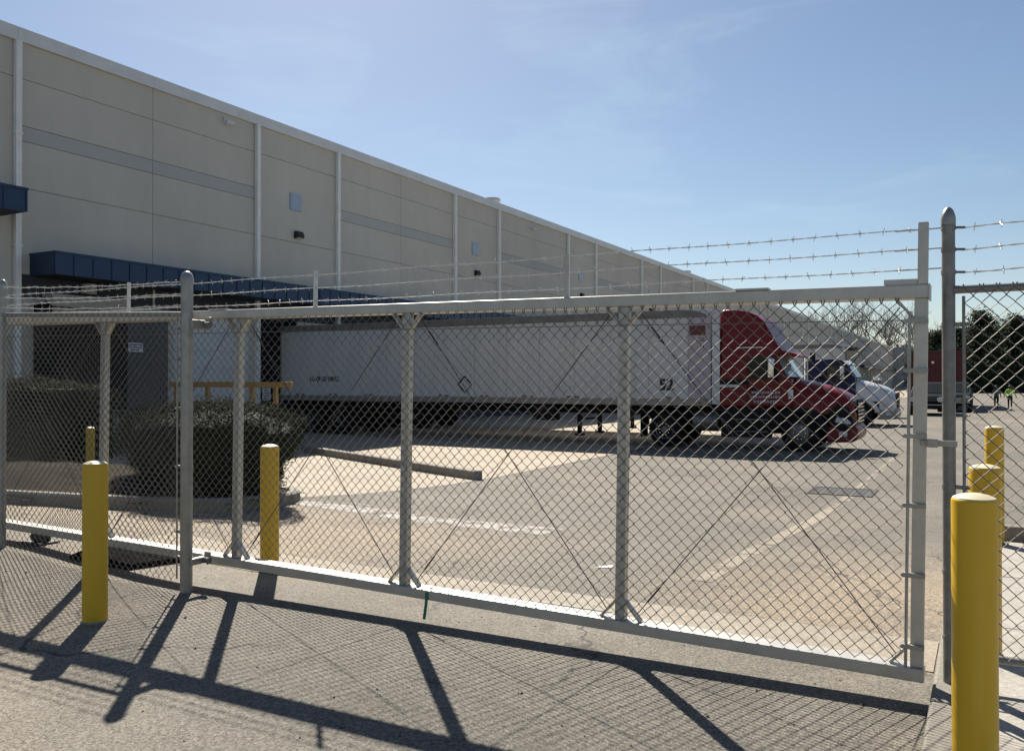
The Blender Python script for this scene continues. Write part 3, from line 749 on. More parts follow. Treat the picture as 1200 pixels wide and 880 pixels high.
for i, (x, d, h, rx) in enumerate([(1098, 165, 11.5, 4.2), (1124, 172, 13.2, 4.6), (1149, 158, 15.0, 4.6), (1171, 178, 13.0, 4.4), (1191, 160, 14.2, 4.4), (1216, 168, 15.5, 4.8), (1245, 160, 14, 4.6), (1062, 320, 16, 6.0), (1283, 170, 15, 4.8), (1084, 190, 13, 4.6), (1111, 200, 15, 4.6), (1160, 205, 17, 5.2), (1180, 195, 15.5, 5.0)]):
    X, Y = px(x, d); spray('evergreen_tree', 'dense dark evergreen tree in the row beyond the yard', X, Y, h, rx, 50+i, 7500, 0.27, EV)
# low dark scrub along the far edge, one mass
rd = random.Random(9); mb = MB()
for i in range(24000):
    x = rd.uniform(1068, 1330); X, Y = px(x, 150+rd.uniform(-3, 8)); z = YARD+rd.random()**0.8*(7.2+1.5*math.sin(x*0.12)+1.0*math.sin(x*0.31))
    leaves(mb, [((X, Y, z), (0, -1, 0.4))], 0.45, rd)
o = mb.build('undergrowth', 'needle', kind='stuff'); tag(o, 'dark undergrowth along the far edge of the yard below the evergreens', 'undergrowth')
def bare(name, label, x, y, h, seed, group):
    rd = random.Random(seed); t = thing(name, (x, y, YARD), label, 'tree', group); tr = MB(); tw = MB()
    def grow(p, d, L, r, lev):
        n = 3; pts = [p]; q = p; dd = d
        for i in range(n):
            dd = (dd+Vector((rd.uniform(-1, 1), rd.uniform(-1, 1), rd.uniform(-0.4, 0.6)))*0.34).normalized(); q = q+dd*L/n; pts.append(q)
        (tr if lev < 1 else tw).tube(pts, [r*(1-0.45*i/n) for i in range(n+1)], 4 if lev < 2 else 3)
        if lev >= 5: return
        for i in range(4 if lev < 3 else 2):
            b = pts[rd.choice((1, 2, 3, 3))]; a = rd.uniform(0, 6.28)
            side = Vector((math.cos(a), math.sin(a), rd.uniform(0.1, 0.9))).normalized()
            grow(b, (dd*0.75+side*0.8).normalized(), L*rd.uniform(0.55, 0.78), r*0.52, lev+1)
    grow(Vector((0, 0, -0.3)), Vector((0, 0, 1)), h*0.36, h*0.013, 0)
    tr.build('trunk', 'wood', t); tw.build('crown', 'twig', t, kind='stuff')
for i, (x, d, h) in enumerate([(958, 310, 30), (972, 300, 30), (985, 300, 31), (998, 305, 29), (1008, 296, 32), (1022, 305, 31), (1036, 290, 31), (1047, 300, 29), (1056, 292, 30), (1070, 280, 28), (1088, 270, 27), (1104, 240, 24), (1188, 250, 24), (1206, 250, 22)]):
    X, Y = px(x, d); bare('bare_tree', 'tall leafless tree rising behind the far end of the warehouse' if x < 1150 else 'tall leafless tree rising behind the dark evergreens',
                          X, Y, h*1.22, 80+i, 'leafless trees beyond the warehouse' if x < 1150 else 'leafless trees behind the evergreens')

# ================================================================= TRUCKS
TY = [(0.20, -0.14), (0.30, -0.145), (0.40, -0.15), (0.485, -0.145), (0.52, -0.11), (0.525, 0), (0.52, 0.11), (0.485, 0.145), (0.40, 0.15), (0.20, 0.14)]
def wheel(parent, x, y, side, r=0.525, dual=False):
    s = r/0.525; out = side                          # side -1: outer face towards -y
    w = MB().wheel([(a*s, b*s*(1.9 if dual else 1.0)) for a, b in TY], x, y, r).build('wheel', 'rubber', parent, smooth=True)
    k = 0.29*s*(0.0 if False else 1)
    yo = y+out*0.15*s*(1.9 if dual else 1.0)
    dish = [(0.295*s, yo-out*0.02), (0.285*s, yo+out*0.008), (0.26*s, yo-out*0.01), (0.20*s, yo+out*(-0.06 if dual else 0.0)), (0.11*s, yo+out*(-0.05 if dual else 0.03)), (0.10*s, yo+out*(0.0 if dual else 0.07)), (0.004, yo+out*(0.005 if dual else 0.075))]
    MB().wheel([(a, b-y) for a, b in dish], x, y, r, 24).build('rim', 'rim', w, smooth=True)
    mb = MB()
    for i in range(10):
        a = 2*math.pi*i/10; mb.cyl((x+math.cos(a)*0.165*s, yo-out*0.05, r+math.sin(a)*0.165*s), (x+math.cos(a)*0.165*s, yo+out*0.035, r+math.sin(a)*0.165*s), 0.016*s, n=6)
    mb.build('wheel_nuts', 'chrome', w)
    return w
def trailer(loc, label, L=16.95, group=None, marks=True, landing=True, hgt=4.1, wm='trailer_white'):
    t = thing('box_trailer', loc, label, 'trailer', group)       # x=0 at the front face, body runs to -L; y from 0 (near) to 2.59
    Wd = 2.59; zb, zt = 1.28, hgt
    MB().box(-L, 0, 0.02, Wd-0.02, zb+0.02, zt-0.02).build('body', wm, t)
    n = int(L/1.22); w = (L-0.9)/n
    for s_, yy in ((-1, 0.0), (1, Wd-0.022)):
        me = None
        for i in range(n):
            if me is None:
                o = MB().box(0.006, w-0.006, 0, 0.022, zb+0.17, zt-0.24).build('side_panel', wm, t, bevel=0.004, seg=1); me = o.data
            else: o = link('side_panel', me, None, t)
            o.location = (-L+0.25+i*w, yy, 0)
        MB().box(-L, -0.02, yy-0.012 if s_ < 0 else yy, yy+0.022 if s_ < 0 else yy+0.034, zb-0.03, zb+0.165).build('bottom_rail', 'trailer_rail', t, bevel=0.005)
        MB().prism([(-L, zt-0.23), (-0.10, zt-0.23), (-0.10, zt-0.16), (-0.35, zt-0.06), (-0.8, zt), (-L, zt)], yy-0.012 if s_ < 0 else yy, yy+0.02 if s_ < 0 else yy+0.034).build('top_rail', 'trailer_top', t, fix=True)
    MB().box(-0.64, -0.004, -0.006, 0.022, zb+0.17, zt-0.235).build('corner_panel', 'trailer_pink' if marks else wm, t, bevel=0.02)
    MB().box(-L, -0.02, 0.02, Wd-0.02, zt-0.02, zt+0.008).build('roof', 'flashing', t)
    MB().box(-L-0.02, -L+0.10, 0.0, Wd, zb-0.05, zt).build('rear_frame', 'trailer_rail', t)
    for yy in (0.75, 1.75): MB().box(-L+0.4, -0.3, yy, yy+0.12, zb-0.32, zb-0.02).build('frame_rail', 'black_plastic', t)
    for i in range(int(L/0.6)):
        x = -0.5-i*0.6; MB().box(x-0.03, x+0.03, 0.06, Wd-0.06, zb-0.10, zb-0.032).build('cross_member', 'black_plastic', t)
    if landing:
        for yy in (0.42, Wd-0.52):
            g = MB().box(-4.45, -4.33, yy, yy+0.11, 0.30, zb-0.05).build('landing_leg', 'black_plastic', t)
            MB().box(-4.52, -4.26, yy-0.05, yy+0.16, 0.23, 0.30).build('foot', 'black_plastic', g)
        MB().bar((-4.39, 0.5, 0.8), (-3.4, 0.9, 1.2), 0.05, 0.05).bar((-4.39, 0.5, 0.75), (-4.39, 2.1, 0.75), 0.06, 0.06).build('leg_brace', 'black_plastic', t)
    for x in (-L+1.6, -L+2.9):
        for yy, sd in ((0.36, -1), (Wd-0.36, 1)): wheel(t, x, yy, sd, dual=True)
        MB().cyl((x, 0.3, 0.525), (x, Wd-0.3, 0.525), 0.07, n=10).build('axle', 'black_plastic', t)
    MB().box(-L+0.9, -L+3.7, 0.7, 1.9, 0.75, zb-0.30).build('bogie', 'black_plastic', t)
    for yy in (0.12, 1.85): MB().box(-L+0.75, -L+0.77, yy, yy+0.62, 0.25, zb-0.08).build('mud_flap', 'rubber', t)
    i = 0; x = -0.9
    while x > -L+0.6:
        for dx in (0, 0.26): MB().box(x-dx-0.15, x-dx, -0.018, -0.005, zb+0.185, zb+0.225).build('reflector', 'brown_red', t)
        x -= 1.22*1.35
    for x in (-0.3, -6.6, -L+0.3): MB().box(x-0.05, x+0.05, -0.03, -0.011, zb+0.03, zb+0.08).build('marker_lamp', 'lamp_red', t)
    return t
rt = trailer((-7.08, 24.7, YARD), 'white box trailer with number 52 backed up to the dock behind the gate', L=17.0)
text('52', 0.46, 'ink', rt, (-1.55, -0.004, 1.72), (R(90), 0, 0), 'trailer_number', bold=0.018)
text('1-U- OF CO XPN 5.3', 0.24, 'ink', rt, (-15.45, -0.004, 1.98), (R(90), 0, 0), 'lettering', sx=0.66, bold=0.012)
MB().box(-0.60, -0.12, -0.016, -0.005, 3.34, 3.62).build('decal', 'brown_red', rt)
text('26', 0.16, 'ink', rt, (-0.30, -0.0075, 3.15), (R(90), 0, 0), 'decal_number')
text('11', 0.16, 'ink', rt, (-0.30, -0.0075, 2.95), (R(90), 0, 0), 'decal_number')
ph = MB()
for i in range(4):
    a = [(0, 0.27), (0.27, 0), (0, -0.27), (-0.27, 0)]; p, q = a[i], a[(i+1) % 4]
    ph.bar((-8.47+p[0], -0.012, 1.87+p[1]), (-8.47+q[0], -0.012, 1.87+q[1]), 0.02, 0.045)
ph.build('placard_frame', 'ink', rt)
MB().box(-5.9, -5.1, 0.05, 0.5, 0.72, 1.22).build('tool_box', 'black_plastic', rt, bevel=0.02)
trailer((-7.1, 29.45, YARD), 'white box trailer docked right behind the numbered white trailer', L=16.7, marks=False)
wt = trailer((-7.0, 51.5, YARD), 'white box trailer parked at the dock beyond the blue and white truck', L=16.2, marks=False)
MB().box(0.01, 0.55, 0.4, 2.2, 2.3, 3.75).build('refrigeration_unit', 'beige', wt, bevel=0.05)
MB().box(0.05, 0.62, 0.35, 2.25, 3.76, 3.92).build('unit_cap', 'bronze', wt)

def tractor(loc, label, paint, hood, high, group):
    """x = 0 at the bumper front, back along -x; y 0 (near side) .. 2.44"""
    t = thing('semi_tractor', loc, label, 'truck', group); Wd = 2.44
    def inset(x, z): return 0.02 + (0.13*sm((z-2.2)/1.9)) + 0.0
    if high:
        prof = [(-3.80, 1.22), (-3.80, 4.02), (-3.70, 4.08), (-3.35, 4.07), (-3.0, 4.00), (-2.75, 3.88), (-2.55, 3.70), (-2.38, 3.42), (-2.2, 3.08), (-2.06, 2.90), (-1.95, 2.80),
                (-2.20, 2.66), (-1.86, 2.08), (-1.74, 2.0), (-1.72, 1.22)]
    else:
        prof = [(-3.78, 1.22), (-3.78, 2.90), (-3.72, 2.95), (-2.75, 2.98), (-2.35, 2.93), (-2.22, 2.84), (-2.12, 2.70), (-1.76, 2.14), (-1.72, 1.22)]
    cab = MB().prism(prof, 0.06, Wd-0.06, inset).build('cab', paint, t, bevel=0.07, seg=3, smooth=True, fix=True)
    # door line, window, handle
    MB().prism([(-2.93, 2.05), (-2.93, 2.62), (-2.84, 2.68), (-2.36, 2.68), (-2.02, 2.14), (-2.02, 2.05)], 0.065, 0.095).build('side_window', 'glass_dark', cab, fix=True)
    MB().prism([(-2.93, 2.05), (-2.93, 2.62), (-2.84, 2.68), (-2.36, 2.68), (-2.02, 2.14), (-2.02, 2.05)], Wd-0.095, Wd-0.065).build('side_window', 'glass_dark', cab, fix=True)
    for x0, x1 in ((-2.99, -2.975), (-1.80, -1.785)): MB().box(x0, x1, 0.066, 0.09, 1.25, 2.6 if x0 < -2 else 1.98).build('door_seam', 'ink', cab)
    MB().box(-2.90, -2.70, 0.045, 0.075, 1.72, 1.77).build('door_handle', 'black_plastic', cab)
    # windscreen
    a, b = ((-2.20, 2.68), (-1.84, 2.10)) if high else ((-2.10, 2.72), (-1.74, 2.16))
    ws = MB(); iy = 0.20
    ws.add([(a[0]+0.03, iy+0.08, a[1]), (b[0]+0.05, iy-0.02, b[1]), (b[0]+0.12, Wd/2, b[1]), (a[0]+0.08, Wd/2, a[1]), (b[0]+0.05, Wd-iy+0.02, b[1]), (a[0]+0.03, Wd-iy-0.08, a[1]),
            (a[0]-0.05, iy+0.08, a[1]), (b[0]-0.04, iy-0.02, b[1]), (b[0]-0.04, Wd-iy+0.02, b[1]), (a[0]-0.05, Wd-iy-0.08, a[1])],
           [(0, 1, 2, 3), (3, 2, 4, 5), (0, 6, 7, 1), (5, 4, 8, 9), (0, 3, 5, 9, 6), (1, 7, 8, 4, 2)])
    ws.build('windscreen', 'windshield', cab, fix=True)
    if high:
        MB().prism([(-2.10, 2.74), (-2.06, 2.86), (-1.68, 2.76), (-1.58, 2.70), (-1.66, 2.66)], 0.22, Wd-0.22).build('sun_visor', paint, cab, bevel=0.02, fix=True)
        MB().prism([(-4.02, 1.30), (-4.02, 3.92), (-3.79, 4.02), (-3.79, 1.30)], 0.09, 0.13).build('side_fairing', 'truck_white', t, fix=True)
        MB().prism([(-4.02, 1.30), (-4.02, 3.92), (-3.79, 4.02), (-3.79, 1.30)], Wd-0.13, Wd-0.09).build('side_fairing', 'truck_white', t, fix=True)
        MB().box(-3.30, -2.55, 0.10, 0.125, 2.93, 2.965).build('trim_line', 'truck_white', cab)
        MB().box(-3.78, -3.22, 0.055, 0.075, 1.80, 1.88).build('decal_strip', 'truck_white', cab)
        MB().box(-3.78, -2.96, 0.056, 0.078, 1.89, 2.02).build('dark_strip', 'black_plastic', cab)
    else:
        MB().box(-3.72, -3.5, 0.25, 0.45, 2.96, 3.30).build('air_horn', 'black_plastic', cab, bevel=0.03)
        MB().prism([(-2.36, 2.86), (-2.2, 2.92), (-1.98, 2.74), (-2.0, 2.70)], 0.22, Wd-0.22).build('sun_visor', 'chrome', cab, fix=True)
        for yy in (0.30, Wd-0.42): MB().cyl((-3.95, yy, 1.2), (-3.95, yy, 3.2), 0.07, n=12).build('exhaust_stack', 'chrome', t, smooth=True)
    # hood, lofted from sections (x, half width, z_top, z_low)
    secs = [(-1.78, 1.06, 2.06, 1.10), (-1.35, 1.05, 1.98, 1.10), (-0.95, 1.03, 1.87, 1.08), (-0.58, 1.00, 1.74, 1.02), (-0.30, 0.93, 1.58, 0.90), (-0.16, 0.84, 1.38, 0.80), (-0.10, 0.78, 1.10, 0.75)]
    hb = MB(); K = 13
    for (x, hw, zt, zl) in secs:
        for k in range(K):
            a_ = math.pi*k/(K-1); c_, s_ = math.cos(a_), math.sin(a_)
            yy = Wd/2 - hw*math.copysign(abs(c_)**0.5, c_); zz = zl+(zt-zl)*abs(s_)**0.42
            hb.v.append((x, yy, zz))
    for i in range(len(secs)-1):
        for k in range(K-1): q = i*K+k; hb.f.append((q, q+1, q+1+K, q+K))
    hb.f.append(tuple(range(K))); e = (len(secs)-1)*K; hb.f.append(tuple(range(e, e+K))[::-1])
    hd_ = hb.build('hood', hood, t, smooth=True, fix=True)
    # wheel arch fender
    fe = MB(); A0 = -1.53
    for s_, yy0, yy1 in ((-1, 0.03, 0.42), (1, Wd-0.42, Wd-0.03)):
        outer = [(A0+0.80*math.cos(a), 0.50+0.74*math.sin(a)) for a in [R(8+i*16.4) for i in range(11)]]
        inner = [(A0+0.62*math.cos(a), 0.50+0.60*math.sin(a)) for a in [R(8+i*16.4) for i in range(11)]]
        f_ = MB(); n = 11
        f_.v = [(x, yy, z) for yy in (yy0, yy1) for (x, z) in outer+inner]
        for i in range(n-1):
            o0, i0 = i, n+i; m_ = 2*n
            f_.f += [(o0, o0+1, i0+1, i0), (m_+o0, m_+i0, m_+i0+1, m_+o0+1), (o0, m_+o0, m_+o0+1, o0+1), (i0, i0+1, m_+i0+1, m_+i0)]
        f_.f += [(0, n, 3*n, 2*n), (n-1, 3*n-1, 4*n-1, 2*n-1)]
        f_.build('fender', 'black_plastic' if high else hood, t, smooth=True, fix=True)
    MB().prism([(-0.78, 0.62), (-0.78, 1.10), (-0.5, 1.36), (-0.22, 1.22), (-0.13, 0.85), (-0.16, 0.62)], 0.12, Wd-0.12).build('nose', 'black_plastic' if high else hood, t, bevel=0.05, fix=True)
    MB().box(-0.11, -0.065, 0.62, Wd-0.62, 0.78, 1.48).build('grille', 'black_plastic', t, bevel=0.02)
    for j in range(6): MB().box(-0.066, -0.045, 0.66, Wd-0.66, 0.84+j*0.1, 0.87+j*0.1).build('grille_bar', 'chrome', t)
    bm_ = paint if high else 'truck_white'
    MB().prism([(-0.80, 0.28), (-0.84, 0.46), (-0.80, 0.72), (-0.12, 0.76), (-0.02, 0.66), (-0.03, 0.42), (-0.15, 0.30)], 0.05, Wd-0.05,
               lambda x, z: 0.22*sm((x+0.45)/0.45)).build('bumper', bm_ if high else 'trailer_rail', t, bevel=0.04, smooth=True, fix=True)
    for s_, yy in ((-1, 0.17), (1, Wd-0.17)):
        MB().prism([(-0.62, 0.84), (-0.56, 1.00), (-0.30, 0.96), (-0.17, 0.84), (-0.20, 0.78)], yy-0.07, yy+0.07).build('headlight', 'lamp_clear', t, bevel=0.03, smooth=True, fix=True)
        MB().box(-0.50, -0.28, yy-0.10 if s_ < 0 else yy+0.03, yy-0.03 if s_ < 0 else yy+0.10, 0.46, 0.60).build('fog_lamp', 'lamp_clear', t, bevel=0.02)
        o_ = -1 if s_ < 0 else 1; ym = (0.06 if s_ < 0 else Wd-0.06)+o_*0.22
        m_ = MB().box(-2.36, -2.18, ym-0.10, ym+0.10, 2.04, 2.64).build('mirror', 'chrome' if high else 'truck_white', t, bevel=0.05, smooth=True)
        MB().box(-2.37, -2.361, ym-0.08, ym+0.08, 2.08, 2.60).build('mirror_glass', 'glass_dark', m_)
        MB().tube([(-2.10, ym-o_*0.25, 2.70), (-2.2, ym, 2.68), (-2.25, ym, 2.1), (-2.10, ym-o_*0.25, 1.98)], 0.018, 6).build('mirror_arm', 'black_plastic', m_)
        hm = MB().lathe([(0.02, 0), (0.10, 0.02), (0.11, 0.10), (0.06, 0.17), (0.01, 0.18)], 12, (-0.95, (0.30 if s_ < 0 else Wd-0.30), 2.02)).build('hood_mirror', 'chrome' if not high else 'black_plastic', t, smooth=True)
        MB().tube([(-0.95, (0.30 if s_ < 0 else Wd-0.30), 1.75), (-0.95, (0.30 if s_ < 0 else Wd-0.30), 2.05)], 0.014, 6).build('mirror_stem', 'black_plastic', hm)
        y0, y1 = (0.07, 0.14) if s_ < 0 else (Wd-0.14, Wd-0.07)
        sk = MB().prism([(-3.75, 0.36), (-3.75, 1.22), (-2.30, 1.22), (-2.18, 0.95), (-2.30, 0.36)], y0, y1).build('side_skirt', 'black_plastic', t, bevel=0.02, fix=True)
        for z in (0.52, 0.86): MB().box(-3.3, -2.4, y0-0.02 if s_ < 0 else y1-0.02, y0+0.02 if s_ < 0 else y1+0.02, z, z+0.03).build('step', 'rim', sk)
        MB().cyl((-4.62, 0.36 if s_ < 0 else Wd-0.36, 0.78), (-3.86, 0.36 if s_ < 0 else Wd-0.36, 0.78), 0.29, n=24).build('fuel_tank', 'rim', t, bevel=0.03, smooth=True)
        wheel(t, A0, 0.22 if s_ < 0 else Wd-0.22, s_)
        wheel(t, -5.47, 0.36 if s_ < 0 else Wd-0.36, s_, dual=True)
        MB().box(-6.25, -6.23, 0.1 if s_ < 0 else Wd-0.72, 0.72 if s_ < 0 else Wd-0.1, 0.28, 1.0).build('mud_flap', 'rubber', t)
        # chassis rails
        yr = 0.82 if s_ < 0 else Wd-0.90
        MB().box(-6.3, -0.7, yr, yr+0.08, 0.80, 1.06).build('chassis_rail', 'black_plastic', t)
    for x in (A0, -5.47): MB().cyl((x, 0.2, 0.525), (x, Wd-0.2, 0.525), 0.08, n=10).build('axle', 'black_plastic', t)
    MB().box(-3.72, -0.85, 0.45, Wd-0.45, 0.52, 1.35).build('engine_bay', 'black_plastic', t)
    MB().box(-6.0, -4.9, 0.7, Wd-0.7, 1.06, 1.20).build('fifth_wheel', 'steel_dark', t, bevel=0.03)
    MB().tube([(-3.85, 1.0, 1.9), (-4.1, 0.95, 1.4), (-4.35, 0.9, 1.35), (-4.5, 0.95, 1.75)] if high else [(-3.85, 1.0, 1.9), (-4.0, 1.0, 1.4), (-4.1, 1.0, 1.2)], 0.025, 6).build('air_hose', 'ink', t)
    return t
rtk = tractor((-3.03, 24.75, YARD), 'dark red semi tractor with tall roof fairing coupled to the white trailer', 'truck_red', 'truck_red', True, 'trucks parked at the docks')
mbx = MB()
for j, (x, w) in enumerate(((-2.86, 0.74), (-2.90, 0.80), (-2.80, 0.62))):          # door lettering, too small to read: rows of pale strokes
    rd = random.Random(j); q = x
    while q < x+w:
        ww = rd.uniform(0.03, 0.07); mbx.box(q, q+ww, 0.062, 0.077, 1.62-j*0.13, 1.69-j*0.13); q += ww+0.022
mbx.build('door_lettering', 'trailer_pink', rtk)
MB().box(-1.83, -1.70, 0.055, 0.08, 1.48, 1.74).build('decal', 'sign_white', rtk)
btk = tractor((-3.36, 40.8, YARD), 'blue day cab semi tractor with white hood parked beyond the red truck', 'truck_blue', 'truck_white', False, 'trucks parked at the docks')

# ================================================================= FAR VEHICLES AND PEOPLE
def pickup(loc, label, paint, rz=0):
    """front faces -y; length 5.7, width 2.0"""
    t = thing('pickup_truck', loc, label, 'pickup', None, rz)
    prof = [(0.05, 0.45), (0.0, 0.75), (0.06, 1.10), (0.25, 1.17), (1.40, 1.26), (2.15, 1.86), (2.5, 1.93), (3.55, 1.92), (3.85, 1.32), (5.65, 1.30), (5.70, 0.6), (5.6, 0.45)]
    mb = MB(); n = len(prof)
    def ins(y, z): return 0.0+0.20*sm((z-1.2)/0.75)+0.10*sm((0.35-y)/0.35)
    mb.v = [(-1.0+ins(y, z), y, z) for y, z in prof]+[(1.0-ins(y, z), y, z) for y, z in prof]
    mb.f = [tuple(range(n)), tuple(range(2*n-1, n-1, -1))]+[((i+1) % n, i, n+i, n+(i+1) % n) for i in range(n)]
    b = mb.build('body', paint, t, bevel=0.05, seg=3, smooth=True, fix=True)
    MB().add([(-0.80, 1.42, 1.30), (0.80, 1.42, 1.30), (0.72, 2.10, 1.84), (-0.72, 2.10, 1.84), (-0.80, 1.47, 1.26), (0.80, 1.47, 1.26), (0.72, 2.15, 1.80), (-0.72, 2.15, 1.80)],
             [(0, 1, 2, 3), (4, 7, 6, 5), (0, 4, 5, 1), (1, 5, 6, 2), (2, 6, 7, 3), (3, 7, 4, 0)]).build('windscreen', 'glass_dim', b, fix=True)
    for s in (-1, 1):
        x = s*0.985
        MB().add([(x-s*0.05, 1.75, 1.35), (x-s*0.05, 3.5, 1.35), (x-s*0.20, 3.4, 1.80), (x-s*0.20, 2.25, 1.80), (x-s*0.10, 1.75, 1.35), (x-s*0.10, 3.5, 1.35), (x-s*0.25, 3.4, 1.80), (x-s*0.25, 2.25, 1.80)],
                 [(0, 1, 2, 3), (4, 7, 6, 5), (0, 4, 5, 1), (1, 5, 6, 2), (2, 6, 7, 3), (3, 7, 4, 0)]).build('side_window', 'glass_dark', b, fix=True)
        h_ = MB().box(s*0.70-0.2, s*0.70+0.2, -0.01, 0.15, 0.84, 1.04).build('headlight', 'lamp_clear', t, bevel=0.04)
        MB().tube([(s*0.70+0.19*math.cos(a), -0.015, 0.94+0.12*math.sin(a)) for a in [i*0.45 for i in range(15)]], 0.03, 6).build('light_ring', 'lamp_white', h_, smooth=True)
        m_ = MB().box(s*1.12-0.11, s*1.12+0.11, 1.72, 1.84, 1.32, 1.50).build('mirror', 'lamp_white' if s < 0 else paint, t, bevel=0.03)
        MB().box(min(s*0.95, s*1.02), max(s*0.95, s*1.02), 1.74, 1.80, 1.33, 1.39).build('mirror_arm', 'black_plastic', m_)
        for y in (1.0, 4.55):
            w = MB().add(*rotz_wheel(s*0.86, y, 0.40)).build('wheel', 'rubber', t, smooth=True)
            MB().cyl((s*0.97, y, 0.40), (s*1.0, y, 0.40), 0.24, 0.2, n=16).build('rim', 'rim', w)
    MB().box(-0.48, 0.48, -0.03, 0.06, 0.80, 1.06).build('grille', 'black_plastic', t, bevel=0.02)
    for z in (0.86, 0.93, 1.0): MB().box(-0.46, 0.46, -0.038, -0.028, z, z+0.02).build('grille_bar', 'rim', t)
    MB().box(-0.95, 0.95, -0.10, 0.25, 0.42, 0.74).build('bumper', 'black_plastic', t, bevel=0.05)
    MB().box(-0.9, 0.9, -0.105, -0.09, 0.62, 0.65).build('bumper_trim', 'chrome', t)
    return t
def rotz_wheel(x, y, r):
    m = MB().cyl((x-0.13, y, r), (x+0.13, y, r), r, n=22); return m.v, m.f
pickup((-2.92, 54.2, YARD), 'black pickup truck facing the gate in front of the red container', 'car_black')
pickup((-1.75, 61.0, YARD), 'dark teal pickup truck parked behind the black pickup', 'car_teal')
# red container trailer
rc = thing('red_container_trailer', (-3.05, 69.0, YARD), 'red ribbed container trailer parked behind the black pickup', 'trailer', None, R(2.5))
MB().box(-1.85, 1.85, 0.05, 12, 1.15, 4.15).build('body', 'red_paint', rc)
for i in range(13):
    x = -1.74+i*0.29; MB().box(x-0.07, x+0.07, 0.0, 0.06, 1.25, 4.05).build('rib', 'red_paint', rc, bevel=0.015)
for (x0, x1, z0, z1) in ((-1.88, 1.88, 4.06, 4.18), (-1.88, 1.88, 1.10, 1.24), (-1.88, -1.78, 1.24, 4.06), (1.78, 1.88, 1.24, 4.06)): MB().box(x0, x1, -0.02, 0.09, z0, z1).build('corner_frame', 'red_paint', rc)
MB().box(-1.2, 1.2, 0.3, 11.8, 0.85, 1.13).build('chassis', 'black_plastic', rc)
for x in (-1.2, 1.2):
    for y in (1.0, 9.5, 10.8): MB().add(*rotz_wheel(x, y, 0.52)).build('wheel', 'rubber', rc, smooth=True)
MB().cyl((-0.3, -0.03, 3.35), (-0.3, -0.01, 3.35), 0.09, n=14).build('marker_lamp', 'lamp_white', rc)

def person(loc, label, rz, top, stride, arms, pack, hair_long, H_=1.68):
    t = thing('person', loc, label, 'person', 'people walking across the yard', rz)
    k = H_/1.70
    J = {'pel': (0, 0, 0.93, 0.135), 'waist': (0, 0, 1.08, 0.125), 'chest': (0, 0.01, 1.28, 0.15), 'neck': (0, 0.0, 1.45, 0.06), 'head': (0, 0.02, 1.55, 0.085), 'crown': (0, 0.02, 1.64, 0.085)}
    E = [('pel', 'waist'), ('waist', 'chest'), ('chest', 'neck'), ('neck', 'head'), ('head', 'crown')]
    for s, n in ((-1, 'l'), (1, 'r')):
        st = stride*s
        J['hip'+n] = (0.09*s, 0, 0.88, 0.095); J['knee'+n] = (0.10*s, st*0.5+0.03, 0.49, 0.062); J['ank'+n] = (0.10*s, st-0.04 if st < 0 else st*0.8, 0.09, 0.042); J['toe'+n] = (0.11*s, (st-0.04 if st < 0 else st*0.8)+0.16, 0.035, 0.035)
        J['sh'+n] = (0.17*s, 0, 1.40, 0.062); J['el'+n] = ((0.22+arms*0.08)*s, -st*0.35, 1.14, 0.045); J['wr'+n] = ((0.23+arms*0.16)*s, -st*0.6+0.06, 0.90, 0.034); J['hand'+n] = ((0.235+arms*0.18)*s, -st*0.65+0.09, 0.80, 0.036)
        E += [('pel', 'hip'+n), ('hip'+n, 'knee'+n), ('knee'+n, 'ank'+n), ('ank'+n, 'toe'+n), ('chest', 'sh'+n), ('sh'+n, 'el'+n), ('el'+n, 'wr'+n), ('wr'+n, 'hand'+n)]
    def skin(name, names, edges, grow, mats, parent, fn=None):
        me = bpy.data.meshes.new(name); ids = {q: i for i, q in enumerate(names)}
        me.from_pydata([tuple(c*k for c in J[q][:3]) for q in names], [(ids[a], ids[b]) for a, b in edges], [])
        o = bpy.data.objects.new(name, me); COL.objects.link(o)
        mod = o.modifiers.new('skin', 'SKIN')
        for i, q in enumerate(names): me.skin_vertices[0].data[i].radius = (J[q][3]*k*grow, J[q][3]*k*grow*(0.78 if q in ('pel', 'waist', 'chest') else 1.0))
        me.skin_vertices[0].data[0].use_root = True
        sb = o.modifiers.new('sub', 'SUBSURF'); sb.levels = 2; sb.render_levels = 2
        dgx = bpy.context.evaluated_depsgraph_get(); m2 = bpy.data.meshes.new_from_object(o.evaluated_get(dgx)); bpy.data.objects.remove(o)
        m2.materials.clear()
        for q in mats: m2.materials.append(MATS[q])
        if fn:
            for p in m2.polygons: p.material_index = fn(p.center)
        m2.polygons.foreach_set('use_smooth', [True]*len(m2.polygons))
        o = bpy.data.objects.new(name, m2); COL.objects.link(o); o.parent = parent; return o
    def fn(c):
        z = c.z/k
        if z > 1.44: return 0
        if z < 0.07: return 3
        if z < 0.96 and abs(c.x)/k < 0.21: return 1
        if z < 0.92: return 0
        return 2
    body = skin('body', list(J), E, 1.0, ('skin', 'trousers', top, 'ink'), t, fn)
    ap = ['chest', 'pel', 'waist', 'shl', 'shr']
    skin('jacket', ap, [('pel', 'waist'), ('waist', 'chest'), ('chest', 'shl'), ('chest', 'shr')], 1.12, (top,), t)
    hb = MB().lathe([(0.02, -0.20 if hair_long else -0.06), (0.09, -0.16 if hair_long else -0.03), (0.105, 0.0), (0.10, 0.07), (0.07, 0.12), (0.01, 0.145)], 14, (0, -0.005, 1.575*k))
    hb.build('hair', 'hair', t, smooth=True)
    if pack: MB().box(-0.15, 0.15, -0.27, -0.12, 1.02, 1.40).build('backpack', 'backpack', t, bevel=0.06, seg=3, smooth=True)
    return t
